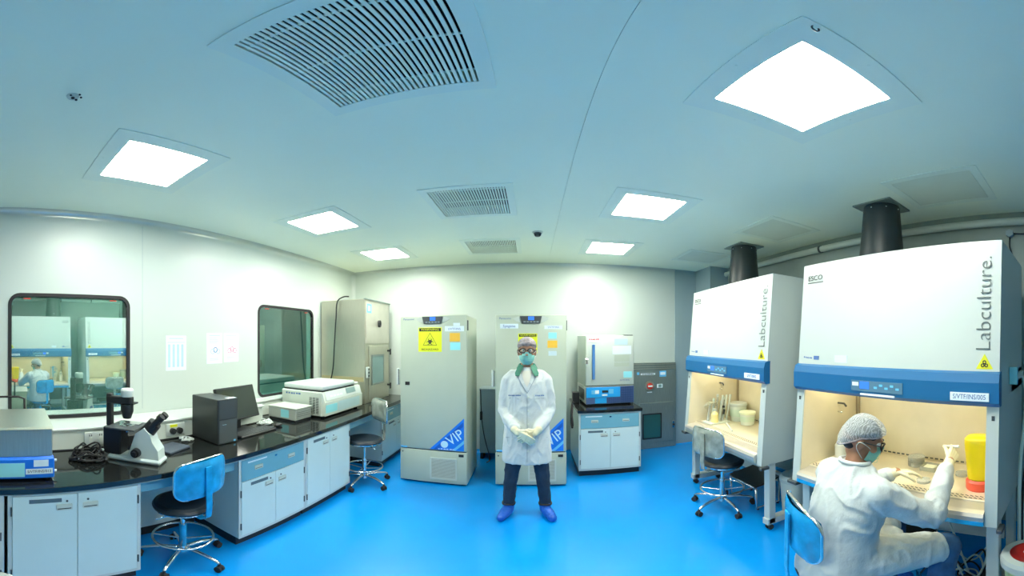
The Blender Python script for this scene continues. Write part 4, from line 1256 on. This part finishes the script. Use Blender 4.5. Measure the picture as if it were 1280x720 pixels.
t = thing('waste_bin', 'white round bin on the floor under the farther safety cabinet', 'bin', (2.15, 2.26, 0))
MB().lathe([(0, .005), (.10, .005), (.105, .02), (.125, .36), (.13, .37)], n=26).build('bin_body', M_offw, t)
MB().lathe([(.132, .355), (.134, .39), (.11, .42), (0, .43)], n=26).build('lid', M_hoodw, t)
MB().lathe([(0, 0), (.104, 0), (.104, .012)], n=26).build('base_ring', M_offw, t)
t = thing('pedal_bin', 'pale bin with white rim and red swing lid beside the cabinet leg', 'bin', (1.735, .205, 0))
MB().lathe([(0, 0), (.12, 0), (.125, .02), (.145, .38)], n=30).build('bin_body', mat('bin_lime', (.50, .62, .28), .4), t)
MB().lathe([(.147, .37), (.163, .38), (.165, .425), (.155, .45), (.115, .455)], n=30).build('rim', M_hoodw, t)
MB().lathe([(.115, .452), (.06, .435), (0, .43)], n=30).build('swing_lid', mat('lid_red', (.42, .015, .01), .35), t)
MB().ell((.02, .03, .44), (.02, .02, .01), 10, 6).build('lid_button', M_paper, t)
t = thing('step_stool', 'white round stool at the foot of the near base cabinet', 'stool', (-1.385, -.02, 0))
MB().lathe([(0, .46), (.165, .46), (.18, .45), (.18, .435), (.16, .42), (0, .42)], n=30).build('stool_top', M_hoodw, t)
for k in range(3):
    a = k * 2.094 + .5
    MB().cyl((.15 * cos(a), .15 * sin(a), 0), (.10 * cos(a), .10 * sin(a), .42), .012, n=8).build('leg', M_hoodw, t)

# cables beside the near cabinet
t = thing('hose_bundle', 'grey and black hoses hanging on the side of the first safety cabinet', 'hoses', (2.05, .352, 0))
for (dx, m, r, z1) in ((.0, M_acc, .012, 1.45), (.10, M_rubber, .010, 1.2), (.18, M_acc, .014, 1.05), (.28, M_rubber, .016, 1.3)):
    MB().tube([(dx + .25, -.01, z1), (dx + .22, -.04, z1 - .12), (dx + .10, -.045, z1 - .32), (dx + .02, -.03, z1 - .6), (dx, -.03, .25), (dx + .05, -.03, .03)], r, 7, spline=5).build('hose', m, t)
bx('clamp', M_cyan, t, -.09, -.05, -.03, .015, 1.43, 1.53)
bx('clamp', M_offw, t, -.02, .20, -.025, -.01, 1.45, 1.49)
t = thing('cable_tangle', 'grey and black cables heaped under the occupied safety cabinet', 'cables', (1.98, .62, 0))
for k in range(5):
    rr = .07 + .015 * k
    MB().tube([(rr * cos(a) + .015 * k, rr * .8 * sin(a), .012 + .05 * k * (1 + sin(a * 2 + k)) * .5 + .004) for a in [i * 6.28 / 12 for i in range(12)]], .007, 6, closed=True, spline=3).build('lead', (M_acc, M_rubber)[k % 2], t)
MB().tube([(0, 0, .05), (.05, .1, .3), (.0, .15, .55), (.02, .15, .66)], .007, 6, spline=5).build('lead', M_acc, t)
bx('adapter', M_rubber, t, -.04, .06, -.14, -.09, 0, .05, b=.006)

# ------------------------------------------------------------------ people (front looks along local -y, own left is +x)
V = Vector
def head_parts(t, H, s=1., yaw=0., pitch=0., cap_m=None, back_view=False):
    """cap, mask, glasses on a head whose centre is H"""
    M = Matrix.Translation(H) @ Matrix.Rotation(yaw, 4, 'Z') @ Matrix.Rotation(pitch, 4, 'X')
    return M

def hand(mb, wrist, palm_dir, palm_n, thumb_side, curl=.5, spread=.10, L=1.):
    """five fingers on a palm; palm_dir from wrist to knuckles, palm_n out of the palm, thumb_side sideways"""
    d, n, sd = V(palm_dir).normalized(), V(palm_n).normalized(), V(thumb_side).normalized()
    w = V(wrist)
    for k in range(4):                            # palm as four metacarpal capsules
        off = sd * (.030 - k * .020)
        mb.cap(w + off * .55, w + d * .078 * L + off, .014, .0115)
    lens = (.070, .078, .072, .056)
    for k in range(4):
        off = sd * (.030 - k * .020)
        p = w + d * .080 * L + off
        ang = 0.
        dirv = d.copy()
        side = sd * ((1.5 - k) * spread * .35)
        seg = lens[k] * L
        for q, fr in enumerate((.45, .32, .25)):
            ang = curl * (.55, 1.25, 1.8)[q]
            dirv = (d * cos(ang) + n * sin(ang) + side).normalized()
            e = p + dirv * seg * fr
            mb.cap(p, e, .0098 - q * .0008, .0092 - q * .0009)
            p = e
    p = w + d * .018 + sd * .026
    for q, fr in enumerate((.040, .032, .026)):
        dirv = (d * .65 + sd * (.62 - .3 * q) + n * (.35 + .25 * q)).normalized()
        e = p + dirv * fr
        mb.cap(p, e, .0125 - q * .0014, .0112 - q * .0014)
        p = e

def head_mesh(mb, M):
    """head with brow, nose, lips, chin, ears, eye sockets; M places it, face along -y"""
    old = mb.M; mb.M = M
    mb.ell((0, .012, .03), (.074, .092, .085), 24, 16)
    mb.ell((0, -.005, -.035), (.060, .074, .078), 22, 14)
    mb.ell((0, -.045, -.085), (.030, .030, .026), 14, 10)
    mb.cap((0, -.082, .02), (0, -.098, -.020), .009, .013)
    for s in (-1, 1):
        mb.ell((s * .012, -.092, -.022), (.009, .010, .008), 10, 8)
        mb.ell((s * .030, -.076, .040), (.024, .012, .009), 12, 8)
        mb.ell((s * .042, -.055, -.012), (.022, .022, .02), 12, 8)
        mb.ell((s * .076, .012, -.005), (.010, .020, .031), 12, 10)
    mb.ell((0, -.080, -.052), (.024, .010, .006), 12, 8)
    mb.ell((0, -.078, -.062), (.022, .010, .007), 12, 8)
    mb.M = old

def eyes(t, M):
    for s in (-1, 1):
        e = MB(M).ell((s * .031, -.070, .018), (.0135, .0135, .0135), 14, 10).build('eye', mat('eye_white', (.75, .75, .72), .25), t)
        MB(M).ell((s * .031, -.081, .018), (.006, .004, .006), 10, 8).build('iris', M_ink, e)

def eyeglasses(t, M, m):
    mb = MB(M)
    for s in (-1, 1):
        mb.tube([(s * .034 + .028 * cos(a), -.099 + .010 * abs(cos(a)), .014 + .019 * sin(a)) for a in [2 * pi * i / 18 for i in range(18)]], .0042, 6, closed=True)
        mb.tube([(s * .062, -.089, .020), (s * .079, -.045, .021), (s * .084, .012, .016), (s * .083, .03, .0)], .0032, 6)
    mb.tube([(-.008, -.101, .018), (0, -.105, .020), (.008, -.101, .018)], .003, 6)
    g = mb.build('eyeglasses', m, t)
    for s in (-1, 1):
        MB(M).prism([(s * .034 + .027 * cos(a), .014 + .018 * sin(a)) for a in [2 * pi * i / 18 for i in range(18)]], 'y', -.0965, -.0955).build('lens', MATS.get('lens_glass') or glass_mat('lens_glass', (.92, .95, .95), .06), g)

def face_mask(t, M):
    rows = [(.004, .018, -.112), (-.012, .050, -.104), (-.035, .063, -.100), (-.062, .060, -.096), (-.088, .048, -.086), (-.108, .030, -.066)]
    mb = MB(M)
    n = 12
    vs, fs = [], []
    for (z, w, y) in rows:
        for i in range(n + 1):
            u = -1 + 2 * i / n
            vs.append((u * w * 1.08, y + (abs(u) ** 2.2) * (.060 if z > -.1 else .03), z))
    m = len(rows)
    for j in range(m - 1):
        for i in range(n): fs.append((j * (n + 1) + i, j * (n + 1) + i + 1, (j + 1) * (n + 1) + i + 1, (j + 1) * (n + 1) + i))
    mb.add(vs, fs, 0, True)
    back = [(x * .98, y + .003, z) for x, y, z in vs]
    mb.add(back, fs, 0, True)
    o = mb.build('face_mask', M_mask, t)
    for s in (-1, 1):
        st = MB(M).tube([(s * .054, -.046, -.012), (s * .082, -.01, .008), (s * .088, .022, .012), (s * .084, .024, -.02), (s * .058, -.032, -.075)], .0018, 5, spline=4)
        st.build('ear_loop', M_white, o)
    for z in (-.03, -.05, -.07):
        MB(M).tube([(-.05, -.080 - .004, z), (-.025, -.100, z), (0, -.1025, z), (.025, -.100, z), (.05, -.084, z)], .0012, 5, spline=3).build('mask_pleat', M_mask, o)
    return o

def bouffant(t, M, m, nape=.035, seed=1.):
    mb = MB(M)
    nu, nv = 40, 16
    vs, fs = [], []
    for j in range(nv + 1):
        th = (pi * .56) * j / nv
        for i in range(nu):
            ph = 2 * pi * i / nu
            d = V((sin(th) * cos(ph), sin(th) * sin(ph), cos(th)))
            k = 1 + .03 * noise.noise(d * 5 + V((seed, 0, 0))) + (.018 * sin(ph * 20) if j > nv - 6 else .006 * sin(ph * 14))
            sq = 1 - .10 * max(0, (j - nv + 2)) / 2
            drop = (-nape * max(0, d.y) - .028 * min(0, d.y)) * (j / nv) ** 2      # lower at the nape, higher on the brow
            vs.append((d.x * .086 * k * sq, .014 + d.y * .106 * k * sq, .048 + d.z * .088 * k + drop))
    for j in range(nv):
        for i in range(nu): fs.append((j * nu + i, (j + 1) * nu + i, (j + 1) * nu + (i + 1) % nu, j * nu + (i + 1) % nu))
    mb.add(vs, fs, 0, True)
    o = mb.build('hair_cap', m, t)
    MB(M).tube([V(vs[nv * nu + i]) * 1.005 for i in range(nu)], .004, 6, closed=True).build('cap_elastic', M_cap, o)
    return o

# ---- standing person
P = thing('person', 'person standing in white lab coat with green collar, mask and blue shoe covers', 'person', (-.045, 3.06, 0))
Hd = Matrix.Translation((0, -.012, 1.585))
body = MB()
head_mesh(body, Hd)
body.cap((0, .012, 1.50), (0, .02, 1.40), .053, .058)
body.loft([(0, .0, .82, .15, .10), (0, .0, .95, .155, .105), (0, 0, 1.10, .145, .10), (0, 0, 1.28, .165, .105), (0, .01, 1.38, .15, .085), (0, .015, 1.43, .08, .06)])
for s in (-1, 1):
    body.chain(((s * .155, .01, 1.34), .048), ((s * .200, .0, 1.08), .036), ((s * .150, -.10, .985), .032), ((s * .085, -.178, .925), .028))
    body.chain(((s * .085, 0, .86), .085), ((s * .135, -.012, .48), .055), ((s * .160, .01, .08), .038))
    body.cap((s * .160, .01, .055), (s * .205, -.13, .04), .036, .032)
blend('body', body, .008, M_skin, P, smooth=3)
eyes(P, Hd)
eyeglasses(P, Hd, M_ink)
face_mask(P, Hd)
bouffant(P, Hd, M_cap, seed=2.)
tr = MB()
tr.loft([(0, 0, .72, .165, .118), (0, 0, .84, .168, .125), (0, 0, .98, .16, .12)])
for s in (-1, 1):
    tr.chain(((s * .088, 0, .84), .098), ((s * .112, -.008, .62), .080), ((s * .137, -.012, .46), .066), ((s * .152, .0, .28), .059), ((s * .162, .012, .125), .054))
blend('trousers', tr, .009, M_jean, P, smooth=4, wrinkle=.006, wscale=14)
for s in (-1, 1):
    mb = MB()
    mb.chain(((s * .162, .045, .042), .040), ((s * .166, .0, .060), .050), ((s * .190, -.07, .050), .050), ((s * .218, -.150, .038), .038))
    mb.cap((s * .163, .012, .06), (s * .163, .012, .115), .050, .054)
    sc = blend('shoe_cover', mb, .006, M_shoe, P, smooth=4, wrinkle=.005, wscale=26)
    zmin = min(v.co.z for v in sc.data.vertices)
    for v in sc.data.vertices: v.co.z = max(v.co.z - zmin, 0) if v.co.z - zmin < .3 else v.co.z
    MB().tube([(s * .163 + .054 * cos(a), .012 + .056 * sin(a), .124 + .004 * sin(3 * a)) for a in [2 * pi * i / 22 for i in range(22)]], .009, 7, closed=True).build('cuff', M_rubber, sc)
ct = MB()
ct.loft([(0, .0, .585, .222, .158), (0, .0, .70, .216, .155), (0, 0, .85, .205, .150), (0, 0, 1.0, .192, .140), (0, 0, 1.12, .188, .135), (0, 0, 1.24, .186, .130), (0, .004, 1.33, .180, .116), (0, .008, 1.385, .150, .098), (0, .012, 1.425, .100, .080), (0, .014, 1.455, .066, .062)])
for s in (-1, 1):
    ct.chain(((s * .120, .010, 1.365), .066), ((s * .165, .008, 1.325), .067), ((s * .196, .006, 1.17), .059), ((s * .203, -.006, 1.07), .057), ((s * .152, -.10, .985), .053), ((s * .095, -.170, .93), .046))
coat = blend('lab_coat', ct, .009, M_coat, P, smooth=4, wrinkle=.006, wscale=13, wseed=3.)
def on_front(x, z, y0=-.6):
    """y of the coat front at x, z"""
    best = 0
    hit, loc, nrm, idx = coat.ray_cast((x, y0, z), (0, 1, 0))
    return loc.y if hit else best
bpy.context.view_layer.update()
def strip(name, pts, w, m, par, lift=.003):
    mb = MB()
    vs = []
    for (x, z) in pts: vs.append((x, z))
    for (x0, z0), (x1, z1) in zip(vs[:-1], vs[1:]):
        d = V((x1 - x0, 0, z1 - z0)).normalized(); q = V((-d.z, 0, d.x)) * w / 2
        k = []
        for (x, z) in ((x0, z0), (x1, z1)):
            for sgn in (-1, 1):
                xx, zz = x + q.x * sgn, z + q.z * sgn
                k.append((xx, on_front(xx, zz) - lift, zz))
        b = [(p[0], p[1] + .004, p[2]) for p in k]
        mb.add(k + b, [(0, 1, 3, 2), (4, 6, 7, 5), (0, 4, 5, 1), (2, 3, 7, 6), (0, 2, 6, 4), (1, 5, 7, 3)])
    return mb.build(name, m, par)
M_seam = mat('coat_seam', (.30, .36, .40), .8)
zs = [.62 + .045 * i for i in range(14)]
strip('front_edge', [(.004, z) for z in zs], .005, M_seam, coat)
for s in (-1, 1):
    strip('lapel', [(.004, 1.262), (s * .032, 1.32), (s * .056, 1.39)], .024, M_coat, coat, .008)
    strip('lapel_edge', [(.004, 1.235), (s * .046, 1.315), (s * .078, 1.375)], .006, M_seam, coat, .006)
    strip('pocket', [(s * .065, 1.185), (s * .15, 1.185)], .004, M_seam, coat, .004)
    strip('pocket', [(s * .09, .84), (s * .18, .83)], .004, M_seam, coat, .004)
    # green collar: a band round the neck and a leaf lying on the chest
    mb = MB()
    rows = [((.030, -.052, 1.470), (.062, -.028, 1.478)), ((.040, -.078, 1.440), (.088, -.045, 1.440)), ((.052, -.100, 1.412), (.104, -.070, 1.405)), ((.066, -.112, 1.384), (.098, -.095, 1.385))]
    nb = [((.062, -.028, 1.478), (.088, -.045, 1.440)), ((.070, .02, 1.482), (.094, .02, 1.442)), ((.040, .072, 1.482), (.058, .094, 1.445)), ((0, .082, 1.482), (0, .104, 1.446))]
    for rs in (rows, nb):
        for (a, b), (c, d) in zip(rs[:-1], rs[1:]):
            k = [V((s * p[0], p[1], p[2])) for p in (a, b, d, c)]
            mb.add(k + [p + V((0, .005, -.004)) for p in k], [(0, 1, 2, 3), (7, 6, 5, 4), (0, 4, 5, 1), (2, 6, 7, 3), (0, 3, 7, 4), (1, 2, 6, 5)])
    mb.build('collar', M_green, coat)
for z in (1.20, 1.08, .96, .84, .72):
    MB().cyl((.012, on_front(.012, z) - .004, z), (.012, on_front(.012, z) + .002, z), .009, n=12).build('button', M_offw, coat)
M_shirt = mat('cream_shirt', (.62, .60, .52), .8)
mb = MB()
vr = [(1.425, .046), (1.40, .042), (1.37, .034), (1.34, .025), (1.31, .015), (1.285, .004)]
vs = []
for z, w in vr:
    for u in (-1, -.5, 0, .5, 1): vs.append((u * w, min(on_front(u * w, z), -.05) - .004, z))
fs = [(j * 5 + i, j * 5 + i + 1, (j + 1) * 5 + i + 1, (j + 1) * 5 + i) for j in range(len(vr) - 1) for i in range(4)]
mb.add(vs, fs, 0, True); mb.add([(a, b + .006, c) for a, b, c in vs], fs, 0, True)
mb.build('shirt', M_shirt, P)
for (x0, x1) in ((-.155, -.05), (.075, .15)):
    yy = min(on_front(x0 + (x1 - x0) * q, 1.215) for q in (0, .25, .5, .75, 1))
    small_print(coat, x0, x1, 1.215, .013, yy - .001, M_inkblue, name='embroidery', n=7)
# gloved hands, right over left
gl = MB()
hand(gl, (.078, -.190, .912), (-.82, -.22, -.42), (-.15, .85, -.4), (-.30, -.35, .8), curl=.55, L=1.15)
gl.cap((.098, -.176, .93), (.074, -.194, .90), .040, .030)
blend('glove', gl, .004, M_glove, P, smooth=2)
gl = MB()
hand(gl, (-.078, -.205, .912), (.78, -.30, -.48), (.15, .85, -.4), (.30, -.35, .8), curl=.6, L=1.15)
gl.cap((-.098, -.176, .93), (-.074, -.198, .90), .040, .030)
blend('glove', gl, .004, M_glove, P, smooth=2)

# ---- seated person, working with both hands inside the cabinet
TH = R(75)
S = thing('person', 'person seated from behind in white coat and hair net with gloved hands in cabinet', 'person', (1.22, .965, 0), TH)
Hm = Matrix.Translation((.0, -.118, 1.195)) @ Matrix.Rotation(R(-38), 4, 'Z') @ Matrix.Rotation(R(22), 4, 'X')
body = MB()
head_mesh(body, Hm)
body.cap((0, -.088, 1.12), (0, -.055, 1.03), .052, .060)
body.loft([(0, .02, .50, .16, .12), (0, .02, .60, .165, .12), (0, -.01, .75, .15, .105), (0, -.04, .90, .165, .105), (0, -.055, 1.0, .15, .09), (0, -.065, 1.06, .08, .06)])
RH, LH = V((-.165, -.585, 1.005)), V((.12, -.47, .90))
RE, LE = V((-.275, -.29, .815)), V((.285, -.235, .80))
RS, LS = V((-.175, -.06, .99)), V((.175, -.06, .99))
RK, LK = V((-.26, -.43, .555)), V((.13, -.46, .555))
RA, LA = V((-.24, -.36, .10)), V((.12, -.44, .33))
for (a, b, c) in ((RS, RE, RH), (LS, LE, LH)):
    body.chain((a, .052), (b, .040), (c, .029))
LA = V((.13, -.40, .10))
for s, k, a in ((-1, RK, RA), (1, LK, LA)):
    body.chain(((s * .09, 0, .575), .088), (k, .056), (a, .038))
    body.cap(a - V((0, 0, .04)), a + V((0, -.14, -.055)), .036, .030)
blend('body', body, .008, mat('skin_brown', (.34, .16, .09), .5, var=.08, vscale=30), S, smooth=3)
hr = MB(Hm); hr.ell((0, .014, .040), (.075, .092, .078), 22, 14); hr.ell((0, .048, -.02), (.056, .046, .04), 18, 12)
blend('hair', hr, .006, M_hair, S, smooth=3)
eyes(S, Hm)
eyeglasses(S, Hm, M_ink)
face_mask(S, Hm)
M_net = bpy.data.materials.new('hair_net_white')
M_net.use_nodes = True
nt = M_net.node_tree
pb = nt.nodes['Principled BSDF']; pb.inputs['Base Color'].default_value = (.75, .80, .80, 1); pb.inputs['Roughness'].default_value = .6
tcn = nt.nodes.new('ShaderNodeTexCoord'); wv = nt.nodes.new('ShaderNodeTexWave'); wv.inputs['Scale'].default_value = 34; wv.inputs['Distortion'].default_value = 14; wv.inputs['Detail'].default_value = 3
nt.links.new(tcn.outputs['Object'], wv.inputs['Vector'])
mr = nt.nodes.new('ShaderNodeMapRange'); mr.inputs['From Min'].default_value = .3; mr.inputs['From Max'].default_value = .95; mr.inputs['To Min'].default_value = .30; mr.inputs['To Max'].default_value = .55
nt.links.new(wv.outputs['Fac'], mr.inputs['Value']); nt.links.new(mr.outputs['Result'], pb.inputs['Alpha'])
bouffant(S, Hm, M_net, nape=.085, seed=7.)
tr = MB()
tr.loft([(0, .02, .485, .175, .135), (0, .02, .60, .178, .14), (0, .01, .70, .165, .125)])
for s, k, a in ((-1, RK, RA), (1, LK, LA)):
    tr.chain(((s * .09, -.01, .58), .105), ((V((s * .09, 0, .58)) + k) / 2, .092), (k, .076), ((k + a) / 2, .066), (a, .058))
blend('trousers', tr, .009, M_jean2, S, smooth=4, wrinkle=.006, wscale=14)
for a in (RA, LA):
    mb = MB()
    mb.chain((a + V((0, .03, -.055)), .040), (a + V((0, 0, -.04)), .046), (a + V((-.005, -.09, -.055)), .044), (a + V((-.01, -.165, -.06)), .036))
    mb.cap(a + V((0, 0, -.04)), a + V((0, 0, .02)), .046, .050)
    sc = blend('shoe_cover', mb, .006, M_shoe, S, smooth=4, wrinkle=.004, wscale=26)
    zmin = min(v.co.z for v in sc.data.vertices)
    for v in sc.data.vertices: v.co.z -= zmin
ct = MB()
ct.loft([(0, .035, .475, .205, .165), (0, .03, .56, .205, .170), (0, .02, .66, .195, .155), (0, .0, .76, .190, .140), (0, -.03, .88, .202, .138), (0, -.045, .97, .205, .124), (0, -.055, 1.03, .172, .104), (0, -.062, 1.07, .110, .084), (0, -.070, 1.105, .074, .068)])
for (a, b, c) in ((RS, RE, RH), (LS, LE, LH)):
    w = b + (c - b) * .82
    ct.chain((a * .82 + V((0, -.012, .18)), .080), (a, .079), ((a + b) / 2 - V((0, 0, .012)), .074), (b, .070), ((b + w) / 2 - V((0, 0, .008)), .060), (w, .047))
for s, k in ((-1, RK), (1, LK)):                  # skirts of the coat over the thighs
    h0 = V((s * .085, -.01, .585))
    ct.chain((h0, .125), (h0 + (k - h0) * .5, .110), (h0 + (k - h0) * .80, .098))
ct.cap((-.03, -.08, .58), (-.02, -.27, .575), .11, .085)
coat2 = blend('lab_coat', ct, .009, M_coat, S, smooth=4, wrinkle=.009, wscale=11, wseed=11.)
# neckband
MB().tube([(.072 * cos(a), -.072 + .066 * sin(a), 1.103 + .010 * sin(a)) for a in [2 * pi * i / 24 for i in range(24)]], .011, 7, closed=True).build('collar', M_coat, coat2)
for (w_, e_, dirs, crl) in ((RH, RE, ((.15, -.80, .42), (.75, -.15, -.62), (.45, .25, .85)), 1.15), (LH, LE, ((-.45, -.85, -.12), (-.1, -.2, -.95), (-.85, .4, .1)), .55)):
    gl = MB()
    d = (w_ - e_).normalized()
    gl.cap(w_ - d * .075, w_ - d * .005, .038, .029)
    hand(gl, w_, dirs[0], dirs[1], dirs[2], curl=crl)
    blend('glove', gl, .004, M_glove, S, smooth=2)
mb = MB()
tag(MB(Matrix.Translation((1.22, .965, 0)) @ Matrix.Rotation(TH, 4, 'Z')).cyl(RH + V((-.02, -.065, .075)), RH + V((.10, -.085, .05)), .008, .010, n=10).build('sample_tube', mat('tube_clear', (.80, .80, .72), .2)), 'thin clear tube held in the raised glove of the seated person', 'tube')
